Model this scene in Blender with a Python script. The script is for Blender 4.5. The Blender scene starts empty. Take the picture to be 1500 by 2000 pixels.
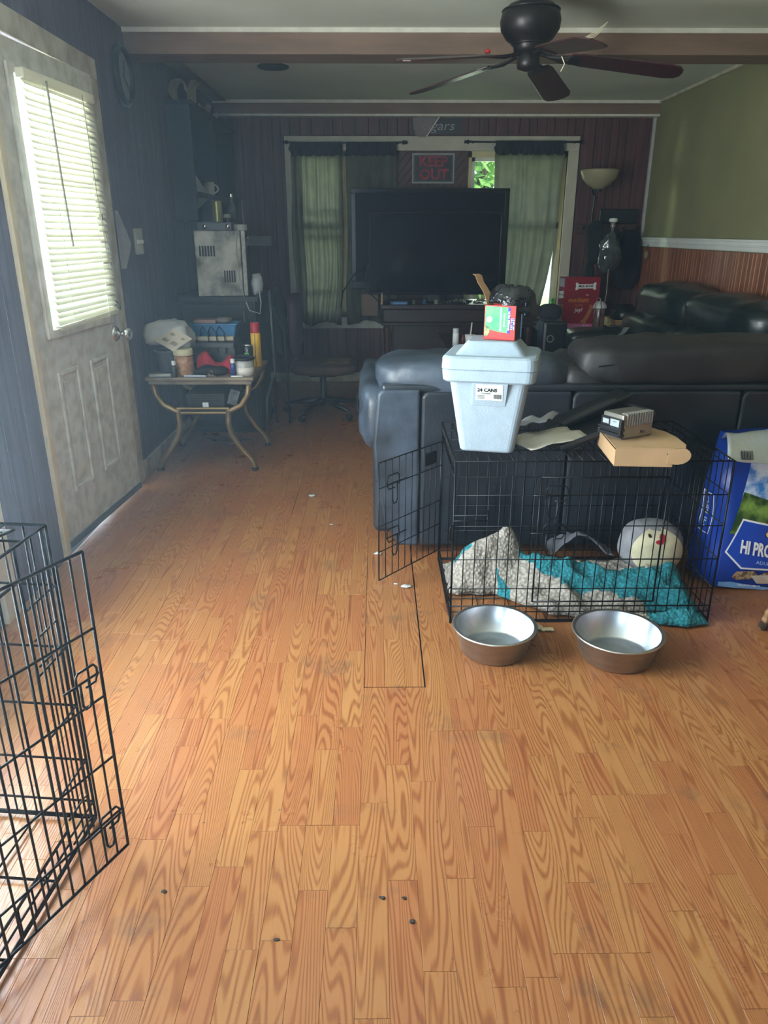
import bpy, bmesh, math, random
from mathutils import Matrix, Vector, noise, Euler
R = math.radians
PI = math.pi
rng = random.Random(7)
sc = bpy.context.scene
col = sc.collection

# ------------------------------------------------------------------ camera, light, exposure
cam_d = bpy.data.cameras.new('camera'); cam = bpy.data.objects.new('camera', cam_d); col.objects.link(cam)
cam.location = (0, 0, 1.35); cam.rotation_euler = (R(90 - 20.8), 0, R(-0.52))
cam_d.sensor_fit = 'VERTICAL'; cam_d.sensor_height = 36; cam_d.lens = 36 * 1444 / 2000; cam_d.clip_start = .02
sc.camera = cam
vs = sc.view_settings
vs.view_transform = 'Standard'; vs.look = 'None'; vs.gamma = 1; vs.use_curve_mapping = False; vs.exposure = 0.25
w = bpy.data.worlds.new('sky'); sc.world = w; w.use_nodes = True
wn = w.node_tree.nodes; wl = w.node_tree.links
bg = wn['Background']; bg.inputs[1].default_value = 4.0
tc = wn.new('ShaderNodeTexCoord'); sp = wn.new('ShaderNodeSeparateXYZ'); rp = wn.new('ShaderNodeValToRGB')
wl.new(tc.outputs['Generated'], sp.inputs[0]); wl.new(sp.outputs[2], rp.inputs[0]); wl.new(rp.outputs[0], bg.inputs[0])
rp.color_ramp.elements[0].color = (.80, .92, 1, 1); rp.color_ramp.elements[1].color = (.42, .66, 1, 1)
def lamp(name, kind, loc, rot, energy, color=(1, 1, 1), size=1, size_y=None):
    d = bpy.data.lights.new(name, kind); o = bpy.data.objects.new(name, d); col.objects.link(o)
    o.location = loc; o.rotation_euler = rot; d.energy = energy; d.color = color
    if kind == 'AREA':
        d.shape = 'RECTANGLE'; d.size = size; d.size_y = size_y or size
    if kind == 'SUN': d.angle = R(2)
    return o
lamp('sun', 'SUN', (5, 3, 9), (0, R(32), 0), 13, (1, .95, .86))
# daylight that comes in through the window openings (rear wall, left wall, door glass, back windows)
lamp('rear_window_daylight', 'AREA', (-1.0, -1.32, 1.35), (R(103), 0, 0), 33, (.60, .83, 1), .62, 1.7)
lamp('side_window_daylight', 'AREA', (-1.5, 1.65, 1.2), (0, R(-108), 0), 138, (.88, .97, 1), 1.6, 1.3)
lamp('door_glass_daylight', 'AREA', (-1.62, 3.5, 1.5), (0, R(-90), 0), 25, (.95, .98, 1), .95, .62)
lamp('left_back_window_daylight', 'AREA', (-.5, 8.7, 1.6), (R(-88), 0, 0), 62, (.86, 1, .66), .5, .8)
lamp('right_back_window_daylight', 'AREA', (1.23, 8.7, 1.6), (R(-88), 0, 0), 22, (.90, 1, .74), 1.0, 1.0)
try:
    cy = sc.cycles
    cy.max_bounces = 8; cy.diffuse_bounces = 4; cy.glossy_bounces = 4; cy.transmission_bounces = 6; cy.transparent_max_bounces = 16
    cy.sample_clamp_indirect = 6; cy.use_denoising = True; cy.caustics_reflective = False; cy.caustics_refractive = False
except Exception: pass

# ------------------------------------------------------------------ helpers
def lin(h, k=1.0):
    h = h.lstrip('#'); c = [int(h[i:i + 2], 16) / 255 for i in (0, 2, 4)]
    return tuple(min(1, max(0, (x / 12.92 if x <= .04045 else ((x + .055) / 1.055) ** 2.4) * k)) for x in c) + (1,)
MC = {}
def pm(name, h, rough=.55, metal=0, var=.15, vs=6, bump=0, bs=80, st=(1, 1, 1), c2=None, lo=.35, hi=.65, coat=0, spec=.5, alpha=1, trans=0, emit=0):
    if name in MC: return MC[name]
    m = bpy.data.materials.new(name); m.use_nodes = True; n = m.node_tree.nodes; l = m.node_tree.links
    b = n['Principled BSDF']; b.inputs['Roughness'].default_value = rough; b.inputs['Metallic'].default_value = metal
    b.inputs['Specular IOR Level'].default_value = spec; b.inputs['Coat Weight'].default_value = coat; b.inputs['Alpha'].default_value = alpha
    t = n.new('ShaderNodeTexCoord'); mp = n.new('ShaderNodeMapping'); mp.inputs['Scale'].default_value = st
    l.new(t.outputs['Object'], mp.inputs[0])
    ns = n.new('ShaderNodeTexNoise'); ns.inputs['Scale'].default_value = vs; ns.inputs['Detail'].default_value = 5
    l.new(mp.outputs[0], ns.inputs[0])
    cr = n.new('ShaderNodeValToRGB'); cr.color_ramp.elements[0].position = lo; cr.color_ramp.elements[1].position = hi
    cr.color_ramp.elements[0].color = lin(h, 1 - var) if c2 is None else lin(h); cr.color_ramp.elements[1].color = lin(h, 1 + var) if c2 is None else lin(c2)
    l.new(ns.outputs[0], cr.inputs[0]); l.new(cr.outputs[0], b.inputs['Base Color'])
    if bump:
        nb = n.new('ShaderNodeTexNoise'); nb.inputs['Scale'].default_value = bs; nb.inputs['Detail'].default_value = 3
        l.new(mp.outputs[0], nb.inputs[0]); bp = n.new('ShaderNodeBump'); bp.inputs['Strength'].default_value = bump; bp.inputs['Distance'].default_value = .01
        l.new(nb.outputs[0], bp.inputs['Height']); l.new(bp.outputs[0], b.inputs['Normal'])
    if trans:
        tr = n.new('ShaderNodeBsdfTranslucent'); mx = n.new('ShaderNodeMixShader'); mx.inputs[0].default_value = trans
        l.new(cr.outputs[0], tr.inputs[0]); l.new(b.outputs[0], mx.inputs[1]); l.new(tr.outputs[0], mx.inputs[2]); l.new(mx.outputs[0], n['Material Output'].inputs[0])
    MC[name] = m
    return m
def glassm(name, tint='#f4fbff', k=.12, rough=.02):
    if name in MC: return MC[name]
    m = bpy.data.materials.new(name); m.use_nodes = True; n = m.node_tree.nodes; l = m.node_tree.links
    n.remove(n['Principled BSDF'])
    t = n.new('ShaderNodeBsdfTransparent'); g = n.new('ShaderNodeBsdfGlossy'); x = n.new('ShaderNodeMixShader')
    ns = n.new('ShaderNodeTexNoise'); ns.inputs['Scale'].default_value = 5
    cr = n.new('ShaderNodeValToRGB'); cr.color_ramp.elements[0].color = lin(tint, .93); cr.color_ramp.elements[1].color = lin(tint)
    l.new(ns.outputs[0], cr.inputs[0]); l.new(cr.outputs[0], t.inputs[0])
    g.inputs['Roughness'].default_value = rough; x.inputs[0].default_value = k
    l.new(t.outputs[0], x.inputs[1]); l.new(g.outputs[0], x.inputs[2]); l.new(x.outputs[0], n['Material Output'].inputs[0])
    MC[name] = m
    return m

WM = {}      # object -> (world matrix, part geometry is given in world coordinates?)
def thing(name, label, cat, loc=(0, 0, 0), rz=0, group=None, world=True, rot=None):
    o = bpy.data.objects.new(name, None); col.objects.link(o); o.empty_display_size = .05
    o.location = loc; o.rotation_euler = rot or (0, 0, rz)
    WM[o] = (Matrix.Translation(loc) @ Euler(rot or (0, 0, rz)).to_matrix().to_4x4(), world)
    if label: o['label'] = label
    if cat: o['category'] = cat
    if group: o['group'] = group
    return o
def tag(o, label, cat, group=None):
    o['label'] = label; o['category'] = cat
    if group: o['group'] = group
    return o
class MB:
    def __init__(s): s.v = []; s.f = []; s.M = None
    def add(s, vs_, fs):
        k = len(s.v)
        s.v += [tuple(s.M @ Vector(p)) for p in vs_] if s.M else [tuple(p) for p in vs_]
        s.f += [tuple(i + k for i in f) for f in fs]; return s
    def box(s, x0, x1, y0, y1, z0, z1):
        return s.add([(x0, y0, z0), (x1, y0, z0), (x1, y1, z0), (x0, y1, z0), (x0, y0, z1), (x1, y0, z1), (x1, y1, z1), (x0, y1, z1)],
                     [(3, 2, 1, 0), (4, 5, 6, 7), (0, 1, 5, 4), (1, 2, 6, 5), (2, 3, 7, 6), (3, 0, 4, 7)])
    def obox(s, c, h, rot=(0, 0, 0)):
        m = Matrix.Translation(c) @ Euler(rot).to_matrix().to_4x4()
        q = [m @ Vector((a * h[0], b * h[1], d * h[2])) for d in (-1, 1) for a, b in ((-1, -1), (1, -1), (1, 1), (-1, 1))]
        return s.add(q, [(3, 2, 1, 0), (4, 5, 6, 7), (0, 1, 5, 4), (1, 2, 6, 5), (2, 3, 7, 6), (3, 0, 4, 7)])
    def hexa(s, b, t):     # four bottom points, four top points
        return s.add(list(b) + list(t), [(3, 2, 1, 0), (4, 5, 6, 7), (0, 1, 5, 4), (1, 2, 6, 5), (2, 3, 7, 6), (3, 0, 4, 7)])
    def tube(s, pts, r, seg=8, closed=False, cap=True):
        P = [Vector(p) for p in pts]; n = len(P); rs = r if isinstance(r, (list, tuple)) else [r] * n
        T = []
        for i in range(n):
            a = P[i - 1] if (i > 0 or closed) else P[i]; b = P[(i + 1) % n] if (i < n - 1 or closed) else P[i]
            d = (b - a); T.append(d.normalized() if d.length > 1e-9 else Vector((0, 0, 1)))
        u = T[0].orthogonal().normalized(); vv = []
        for i in range(n):
            u = (u - T[i] * u.dot(T[i])); u = u.normalized() if u.length > 1e-6 else T[i].orthogonal().normalized()
            b = T[i].cross(u)
            for k in range(seg):
                a = 2 * PI * k / seg; vv.append(P[i] + (u * math.cos(a) + b * math.sin(a)) * rs[i])
        ff = []
        for i in range(n if closed else n - 1):
            j = (i + 1) % n
            for k in range(seg): ff.append((i * seg + k, i * seg + (k + 1) % seg, j * seg + (k + 1) % seg, j * seg + k))
        if cap and not closed: ff += [tuple(range(seg))[::-1], tuple((n - 1) * seg + k for k in range(seg))]
        return s.add(vv, ff)
    def lathe(s, prof, c=(0, 0, 0), seg=24, m=None, cap=True):
        m = m or Matrix.Translation(c); vv = []; ff = []; n = len(prof)
        for r, z in prof:
            for k in range(seg): a = 2 * PI * k / seg; vv.append(m @ Vector((r * math.cos(a), r * math.sin(a), z)))
        for i in range(n - 1):
            for k in range(seg): ff.append((i * seg + k, i * seg + (k + 1) % seg, (i + 1) * seg + (k + 1) % seg, (i + 1) * seg + k))
        if cap and prof[0][0] > 1e-5: ff.append(tuple(range(seg))[::-1])
        if cap and prof[-1][0] > 1e-5: ff.append(tuple((n - 1) * seg + k for k in range(seg)))
        return s.add(vv, ff)
    def grid(s, fn, nu, nv):
        vv = [fn(i / nu, j / nv) for j in range(nv + 1) for i in range(nu + 1)]
        return s.add(vv, [(j * (nu + 1) + i, j * (nu + 1) + i + 1, (j + 1) * (nu + 1) + i + 1, (j + 1) * (nu + 1) + i) for j in range(nv) for i in range(nu)])
    def puff(s, x0, x1, y0, y1, z0, z1, e=.45, nu=28, nv=16, wr=.006, ws=9, seed=0):   # pillow: superellipsoid with wrinkles
        c = Vector(((x0 + x1) / 2, (y0 + y1) / 2, (z0 + z1) / 2)); h = ((x1 - x0) / 2, (y1 - y0) / 2, (z1 - z0) / 2)
        sg = lambda q: math.copysign(abs(q) ** e, q); vv = []; ff = []
        for j in range(nv + 1):
            ph = -PI / 2 + PI * j / nv
            for i in range(nu):
                th = 2 * PI * i / nu
                d = Vector((sg(math.cos(ph)) * sg(math.cos(th)), sg(math.cos(ph)) * sg(math.sin(th)), sg(math.sin(ph))))
                p = c + Vector((d.x * h[0], d.y * h[1], d.z * h[2]))
                q = noise.noise(p * ws + Vector((seed, seed * 2.3, 0))) + .5 * noise.noise(p * ws * 2.3 + Vector((0, seed, 9)))
                vv.append(p + d * q * wr)
        for j in range(nv):
            for i in range(nu): ff.append((j * nu + i, j * nu + (i + 1) % nu, (j + 1) * nu + (i + 1) % nu, (j + 1) * nu + i))
        return s.add(vv, ff)
    def prism(s, poly, z0, z1, m=None):
        m = m or Matrix(); n = len(poly)
        return s.add([m @ Vector((x, y, z0)) for x, y in poly] + [m @ Vector((x, y, z1)) for x, y in poly],
                     [tuple(range(n))[::-1], tuple(range(n, 2 * n))] + [(i, (i + 1) % n, n + (i + 1) % n, n + i) for i in range(n)])
    def build(s, name, mat, parent=None, smooth=False, bevel=0, bseg=2, sub=0, solid=0, local=None, keep=False):
        vv = s.v; o = None
        if parent is not None:
            M, wld = WM[parent]
            if wld:
                Mi = M.inverted(); vv = [tuple(Mi @ Vector(p)) for p in vv]
            org = Vector((0, 0, 0))
        else:
            if keep: org = Vector((0, 0, 0))
            else:
                xs = [p[0] for p in vv]; ys = [p[1] for p in vv]; zs = [p[2] for p in vv]
                org = Vector(((min(xs) + max(xs)) / 2, (min(ys) + max(ys)) / 2, min(zs)))
                vv = [(p[0] - org.x, p[1] - org.y, p[2] - org.z) for p in vv]
        me = bpy.data.meshes.new(name); me.from_pydata(vv, [], s.f); me.update()
        if smooth: me.shade_smooth()
        me.materials.append(mat)
        o = bpy.data.objects.new(name, me); col.objects.link(o); o.location = org
        if parent is not None:
            o.parent = parent; WM[o] = (WM[parent][0], WM[parent][1])
        else: WM[o] = (Matrix.Translation(org), True)
        if solid: q = o.modifiers.new('thick', 'SOLIDIFY'); q.thickness = solid; q.offset = 0
        if bevel: q = o.modifiers.new('bevel', 'BEVEL'); q.width = bevel; q.segments = bseg; q.limit_method = 'ANGLE'
        if sub: q = o.modifiers.new('sub', 'SUBSURF'); q.levels = sub; q.render_levels = sub
        return o
def struct(o): o['kind'] = 'structure'; return o
def text(body, size, mat, parent, M, name='lettering', ext=.0004, shear=0, warp=None, bold=0, align='CENTER', sx=1):
    cu = bpy.data.curves.new(name, 'FONT'); cu.body = body; cu.size = size; cu.extrude = ext; cu.shear = shear; cu.align_x = align; cu.align_y = 'CENTER'; cu.resolution_u = 2; cu.offset = bold
    t = bpy.data.objects.new(name, cu); me0 = t.to_mesh(); mb = MB()
    vv = [Vector((p.co.x * sx, p.co.y, p.co.z)) for p in me0.vertices]; ff = [tuple(p.vertices) for p in me0.polygons]
    mb.add([warp(p) for p in vv] if warp else [M @ p for p in vv], ff); t.to_mesh_clear(); bpy.data.objects.remove(t)
    return mb.build(name, mat, parent)
FRONT = Matrix(((1, 0, 0, 0), (0, 0, -1, 0), (0, 1, 0, 0), (0, 0, 0, 1)))   # xy drawing -> upright, facing -Y
def front(x, y, z, rz=0): return Matrix.Translation((x, y, z)) @ Matrix.Rotation(rz, 4, 'Z') @ FRONT
# camera maths, only to choose which floor strips show largest
def project(p):
    th = R(20.8); ps = R(.52); fw = Vector((math.sin(ps) * math.cos(th), math.cos(ps) * math.cos(th), -math.sin(th)))
    rt = Vector((math.cos(ps), -math.sin(ps), 0)); up = rt.cross(fw); q = Vector(p) - Vector((0, 0, 1.35)); d = q.dot(fw)
    return None if d < .1 else (750 + 1444 * q.dot(rt) / d, 1000 - 1444 * q.dot(up) / d)

# ------------------------------------------------------------------ materials
white_paint = pm('white_paint', '#d9d6c8', .5, var=.08, vs=14)
cream_edge = pm('cream_edge', '#d8c7a0', .5, var=.1)
dirty_white = pm('dirty_white_door', '#bdb9aa', .5, c2='#d6d3c9', vs=16, lo=.34, hi=.6, bump=.05)
trim_mat = pm('worn_trim', '#a89f88', .5, c2='#cdc8b5', vs=9)
base_mat = pm('baseboard_paint', '#8c806a', .55, c2='#b9ae98', vs=9)
plum = pm('plum_paneling', '#51455a', .55, var=.3, vs=5, st=(9, 9, .5), bump=.12, bs=30)
backpanel = pm('dark_red_paneling', '#543231', .5, var=.35, vs=5, st=(9, 9, .5), bump=.12, bs=30)
wains = pm('wainscot_wood', '#6e3f2a', .38, c2='#a06240', vs=4, st=(12, 12, .5), lo=.3, hi=.7, bump=.1, bs=30)
diagm = pm('diagonal_planks', '#4f3127', .55, var=.3, vs=6)
olive = pm('olive_drywall', '#82805c', .8, var=.07, vs=3, bump=.05, bs=120)
ceil_m = pm('ceiling_paint', '#cbcfc1', .85, c2='#dce0d2', vs=1.2, bump=.06, bs=160)
beam_m = pm('beam_brown', '#7a6252', .6, var=.18, vs=4, st=(.6, 4, 4))
black_metal = pm('black_wire', '#101214', .35, metal=.6, var=.2)
rub = pm('black_rubber', '#0d0e10', .6, var=.2)
black_plastic = pm('black_plastic', '#16191e', .35, var=.2)
dark_fabric = pm('dark_fabric', '#14161c', .9, var=.3, vs=20, bump=.2, bs=200)
leather = pm('black_leather', '#1b2128', .36, c2='#2a3138', vs=4, bump=.14, bs=40)
leather_worn = pm('worn_grey_leather', '#22282f', .42, c2='#465261', vs=6, lo=.35, hi=.75, bump=.16, bs=30)
leather_green = pm('green_black_leather', '#111b1c', .3, c2='#1c2a2b', vs=4, bump=.15, bs=30)
leather_brown = pm('faded_black_leather', '#1d1c1e', .5, c2='#2c2a29', vs=6, bump=.16, bs=35)
steel = pm('brushed_steel', '#c9c5bf', .38, metal=1, var=.1, vs=8, st=(1, 1, 6))
steel_in = pm('worn_steel_inside', '#c6ccd2', .34, metal=1, var=.15, vs=10)
chrome = pm('chrome', '#d4d6d8', .12, metal=1, var=.05)
bronze = pm('bronze_tube', '#8a7350', .35, metal=.7, var=.2)
foam = pm('white_foam', '#94a5b2', .75, var=.05, vs=20, bump=.12, bs=140)
white_plastic = pm('white_plastic', '#dfe2e0', .4, var=.05)
paper = pm('paper', '#cfcabc', .8, var=.06)
card = pm('cardboard', '#b0916c', .8, var=.1, vs=5)
silver = pm('silver_casing', '#9a9890', .35, metal=.7, var=.1)
dark_wood = pm('dark_cherry_wood', '#2b1614', .4, var=.35, vs=5, st=(1, 8, 8))
red = pm('red', '#c8201c', .5, var=.06)
darkred = pm('treat_box_red', '#8d1528', .5, var=.08)
yellow = pm('yellow', '#d6a21e', .45, var=.08)
blue = pm('bag_blue', '#123d9e', .28, var=.15, vs=5, bump=.25, bs=14)
navy = pm('navy', '#0f1b4a', .4, var=.1)
lblue = pm('light_blue', '#5b94c8', .5, var=.12)
black_ink = pm('black_ink', '#101010', .6, var=.1)
white_ink = pm('white_ink', '#eef0ee', .5, var=.03)

# ------------------------------------------------------------------ room shell
XL, XR, YB, YR, ZC = -1.37, 2.39, 7.1, -1.3, 2.375
def planks():
    m = bpy.data.materials.new('oak_strip_laminate'); m.use_nodes = True; n = m.node_tree.nodes; l = m.node_tree.links; b = n['Principled BSDF']
    def N(t, **k):
        q = n.new(t)
        for a, v in k.items(): q.inputs[a].default_value = v
        return q
    at = N('ShaderNodeAttribute'); at.attribute_name = 'rnd'
    t = N('ShaderNodeTexCoord'); off = N('ShaderNodeVectorMath'); off.operation = 'MULTIPLY_ADD'
    off.inputs[1].default_value = (53, 91, 17); l.new(at.outputs['Fac'], off.inputs[0]); l.new(t.outputs['Object'], off.inputs[2])
    cb = N('ShaderNodeCombineXYZ')
    for i in range(3): l.new(at.outputs['Fac'], cb.inputs[i])
    l.new(cb.outputs[0], off.inputs[0])
    mp = N('ShaderNodeMapping'); mp.inputs['Scale'].default_value = (9.5, .72, 1); l.new(off.outputs[0], mp.inputs[0])
    fld = N('ShaderNodeTexNoise', Scale=1.0, Detail=1.6, Roughness=.35); l.new(mp.outputs[0], fld.inputs[0])
    ml = N('ShaderNodeMath'); ml.operation = 'MULTIPLY'; ml.inputs[1].default_value = 290; l.new(fld.outputs[0], ml.inputs[0])
    sn = N('ShaderNodeMath'); sn.operation = 'SINE'; l.new(ml.outputs[0], sn.inputs[0])
    ring = N('ShaderNodeMapRange'); ring.inputs[1].default_value = -.3; ring.inputs[2].default_value = 1.0; l.new(sn.outputs[0], ring.inputs[0])
    mp2 = N('ShaderNodeMapping'); mp2.inputs['Scale'].default_value = (260, 5, 1); l.new(off.outputs[0], mp2.inputs[0])
    fine = N('ShaderNodeTexNoise', Scale=1.0, Detail=3.0); l.new(mp2.outputs[0], fine.inputs[0])
    gr = N('ShaderNodeMath'); gr.operation = 'MULTIPLY_ADD'; gr.inputs[1].default_value = 1.05; l.new(fine.outputs[0], gr.inputs[0]); l.new(ring.outputs[0], gr.inputs[2])
    cr = N('ShaderNodeValToRGB'); e = cr.color_ramp.elements
    e[0].position = .3; e[0].color = lin('#ac835e'); e[1].position = 1.3 / 1.4; e[1].color = lin('#8a5d43')
    e2 = cr.color_ramp.elements.new(.62); e2.color = lin('#9f7049')
    sc_ = N('ShaderNodeMath'); sc_.operation = 'MULTIPLY'; sc_.inputs[1].default_value = .56; l.new(gr.outputs[0], sc_.inputs[0]); l.new(sc_.outputs[0], cr.inputs[0])
    tone = N('ShaderNodeValToRGB'); te = tone.color_ramp.elements; te[0].color = lin('#eccbb2'); te[1].color = lin('#f6e6c4')
    l.new(at.outputs['Fac'], tone.inputs[0])
    mx = N('ShaderNodeMix'); mx.data_type = 'RGBA'; mx.blend_type = 'MULTIPLY'; mx.inputs[0].default_value = 1
    l.new(cr.outputs[0], mx.inputs[6]); l.new(tone.outputs[0], mx.inputs[7])
    d1 = N('ShaderNodeTexNoise', Scale=3.2, Detail=9.0, Roughness=.72); l.new(t.outputs['Object'], d1.inputs[0])
    dr = N('ShaderNodeValToRGB'); dr.color_ramp.elements[0].position = .56; dr.color_ramp.elements[0].color = (0, 0, 0, 1); dr.color_ramp.elements[1].position = .76; dr.color_ramp.elements[1].color = (.75, .75, .75, 1)
    l.new(d1.outputs[0], dr.inputs[0])
    mx2 = N('ShaderNodeMix'); mx2.data_type = 'RGBA'; l.new(dr.outputs[0], mx2.inputs[0]); l.new(mx.outputs[2], mx2.inputs[6]); mx2.inputs[7].default_value = lin('#4c4138')
    sk_ = N('ShaderNodeTexNoise', Scale=46.0, Detail=3.0, Roughness=.6); l.new(t.outputs['Object'], sk_.inputs[0])
    skr = N('ShaderNodeValToRGB'); skr.color_ramp.elements[0].position = .70; skr.color_ramp.elements[0].color = (0, 0, 0, 1); skr.color_ramp.elements[1].position = .76; skr.color_ramp.elements[1].color = (.8, .8, .8, 1); l.new(sk_.outputs[0], skr.inputs[0])
    mx3 = N('ShaderNodeMix'); mx3.data_type = 'RGBA'; l.new(skr.outputs[0], mx3.inputs[0]); l.new(mx2.outputs[2], mx3.inputs[6]); mx3.inputs[7].default_value = lin('#46382e')
    l.new(mx3.outputs[2], b.inputs['Base Color'])
    rr = N('ShaderNodeMapRange'); rr.inputs[3].default_value = .22; rr.inputs[4].default_value = .36; l.new(d1.outputs[0], rr.inputs[0]); l.new(rr.outputs[0], b.inputs['Roughness'])
    bp = N('ShaderNodeBump', Strength=.06, Distance=.004); l.new(gr.outputs[0], bp.inputs['Height']); l.new(bp.outputs[0], b.inputs['Normal'])
    return m
plank_m = planks()
joint_m = pm('dark_joint_dirt', '#2b241f', .8, var=.3)
floor = struct(MB().box(XL - .2, XR + .2, YR - .1, YB + .1, -.06, -.007).build('floor', joint_m, keep=True))
strips = []
SW = .0655; X0 = -.0455 - 7 * 3 * SW
for pi_ in range(20):
    xa = X0 + pi_ * 3 * SW
    y = YR - .05 - rng.random() * 1.2 if pi_ != 7 else 1.990 - 3 * 1.22
    while y < YB:
        yb = y + 1.22
        for k in range(3):
            cuts = [y]; q = y + rng.uniform(.15, .5)
            while q < yb - .12: cuts.append(q); q += rng.uniform(.3, .62)
            cuts.append(yb)
            for i in range(len(cuts) - 1):
                wide = .005 if pi_ == 7 and 1.9 < y < 2.1 else .0015 if pi_ == 9 and 1.5 < y < 2.6 or rng.random() < .04 else .0003; g0 = wide * .3 if k == 0 else .0002; g1 = wide if k == 2 else .0002
                a, b_ = cuts[i], cuts[i + 1]
                ga = wide * .8 if i == 0 else .0002; gb = wide * .8 if i == len(cuts) - 2 else .0002
                x_0, x_1 = max(xa + k * SW + g0, XL), min(xa + (k + 1) * SW - g1, XR); y_0, y_1 = max(a + ga, YR), min(b_ - gb, YB)
                if x_1 - x_0 > .005 and y_1 - y_0 > .01: strips.append((x_0, x_1, y_0, y_1, rng.random()))
        y = yb
def strip_area(s):
    ps = [project((x, y, 0)) for x, y in ((s[0], s[2]), (s[1], s[2]), (s[1], s[3]), (s[0], s[3]))]
    if any(p is None for p in ps): return 0
    us = [min(1500, max(0, p[0])) for p in ps]; ws_ = [min(2000, max(0, p[1])) for p in ps]
    return abs(sum(us[i] * ws_[(i + 1) % 4] - us[(i + 1) % 4] * ws_[i] for i in range(4))) / 2
strips.sort(key=lambda s: -strip_area(s))
def strip_mesh(lst, name):
    mb = MB(); vals = []
    for x0, x1, y0, y1, r_ in lst:
        c = .0005
        mb.add([(x0, y0, -.007), (x1, y0, -.007), (x1, y1, -.007), (x0, y1, -.007), (x0, y0, -c), (x1, y0, -c), (x1, y1, -c), (x0, y1, -c),
                (x0 + c, y0 + c, 0), (x1 - c, y0 + c, 0), (x1 - c, y1 - c, 0), (x0 + c, y1 - c, 0)],
               [(0, 1, 5, 4), (1, 2, 6, 5), (2, 3, 7, 6), (3, 0, 4, 7), (4, 5, 9, 8), (5, 6, 10, 9), (6, 7, 11, 10), (7, 4, 8, 11), (8, 9, 10, 11)])
        vals += [r_] * 9
    o = mb.build(name, plank_m, floor)
    a = o.data.attributes.new('rnd', 'FLOAT', 'FACE'); a.data.foreach_set('value', vals)
    return o
for s in strips[:300]: strip_mesh([s], 'plank')
strip_mesh(strips[300:], 'plank_field')['kind'] = 'stuff'

def boards(parent, axis, fixed, out, a0, a1, z0, z1, width, openings, mat, name='panel_board', jit=.3, th=.012, g=.0018, bev=.0025):
    a = a0
    while a < a1 - .005:
        b = min(a1, a + width * (1 + rng.uniform(-jit, jit)))
        zs = [(z0, z1)]
        for (o0, o1, p0, p1) in openings:
            if b > o0 + .001 and a < o1 - .001:
                nz = []
                for q0, q1 in zs:
                    if p1 <= q0 or p0 >= q1: nz.append((q0, q1)); continue
                    if p0 > q0: nz.append((q0, p0))
                    if p1 < q1: nz.append((p1, q1))
                zs = nz
        for q0, q1 in zs:
            if q1 - q0 < .01: continue
            f0, f1 = sorted((fixed, fixed + out * th)); mb = MB()
            if axis == 'y': mb.box(f0, f1, a + g, b - g, q0, q1)
            else: mb.box(a + g, b - g, f0, f1, q0, q1)
            mb.build(name, mat, parent, bevel=bev, bseg=1)
        a = b
DO = (3.0, 3.95, 0, 2.04)       # door opening in the left wall
SO = (1.0, 2.38, .25, 2.02)     # big side window beside the camera
def holed(axis, f0, f1, a0, a1, z0, z1, ops):
    mb = MB(); ops = sorted(ops); cur = a0
    bx = (lambda p, q, r_, s_: mb.box(f0, f1, p, q, r_, s_)) if axis == 'y' else (lambda p, q, r_, s_: mb.box(p, q, f0, f1, r_, s_))
    for o0, o1, p0, p1 in ops:
        bx(cur, o0, z0, z1)
        if p0 > z0: bx(o0, o1, z0, p0)
        if p1 < z1: bx(o0, o1, p1, z1)
        cur = o1
    bx(cur, a1, z0, z1); return mb
wall_left = struct(holed('y', XL - .15, XL - .012, YR, YB, 0, ZC, [SO, DO]).build('wall_left', plum, keep=True))
boards(wall_left, 'y', XL - .012, 1, 2.38, YB, 0, ZC, .16, [DO, (2.38, 2.5, 0, 2.1)], plum, g=.0006, bev=.0012)
MB().box(XL - .012, XL, YR, 2.38, 0, .25).box(XL - .012, XL, YR, 2.38, 2.02, ZC).box(XL - .012, XL, YR, 1.0, .25, 2.02).build('panel_sheet', plum, wall_left)
W1 = (-.70, -.285, .62, 2.0); W2 = (.80, 1.66, .62, 2.0)
wall_back = struct(holed('x', YB + .012, YB + .16, XL - .15, XR + .15, 0, ZC, [W1, W2]).build('wall_back', backpanel, keep=True))
boards(wall_back, 'x', YB + .012, -1, XL, XR, 0, ZC, .088, [(-.79, 1.755, .56, 2.12)], backpanel)
wall_right = struct(MB().box(XR + .012, XR + .15, YR, YB, 0, ZC).build('wall_right', olive, keep=True))
MB().box(XR, XR + .012, YR, YB, 1.22, ZC).build('drywall_sheet', olive, wall_right)
MB().box(XR, XR + .012, YR, 4.0, 0, 1.22).build('panel_sheet', wains, wall_right)
boards(wall_right, 'y', XR + .012, -1, 4.0, YB - .012, 0, 1.22, .058, [], wains, name='bead_board', jit=.45)
RO = (-1.32, -.68, .45, 2.25)
wall_rear = struct(holed('x', YR - .15, YR, XL - .15, XR + .15, 0, ZC, [RO]).build('wall_rear', plum, keep=True))
ceiling = struct(MB().box(XL - .2, XR + .2, YR - .2, YB + .2, ZC, ZC + .15).build('ceiling', ceil_m, keep=True))
MB().box(XL, XL + .11, 4.9, 7.02, ZC - .012, ZC).build('edge_board', pm('edge_board', '#8f8878', .7), ceiling)
beam = struct(MB().box(XL, XR, 4.66, 4.9, 2.252, ZC).build('ceiling_beam', beam_m, bevel=.004))
struct(MB().box(XL, XR, 4.645, 4.66, ZC - .022, ZC).build('trim_1', white_paint))
soffit = struct(MB().box(XL, XR, 7.0, YB, 2.272, 2.362).build('wall_soffit', beam_m))
struct(MB().box(XL, XR, 6.985, 7.0, 2.352, ZC).build('trim_2', white_paint))
struct(MB().box(XL, XR, 6.99, 7.1, 2.255, 2.272).build('trim_3', white_paint))
struct(MB().box(XR - .02, XR, 4.9, 7.0, ZC - .02, ZC).build('trim_4', trim_mat))
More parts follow.
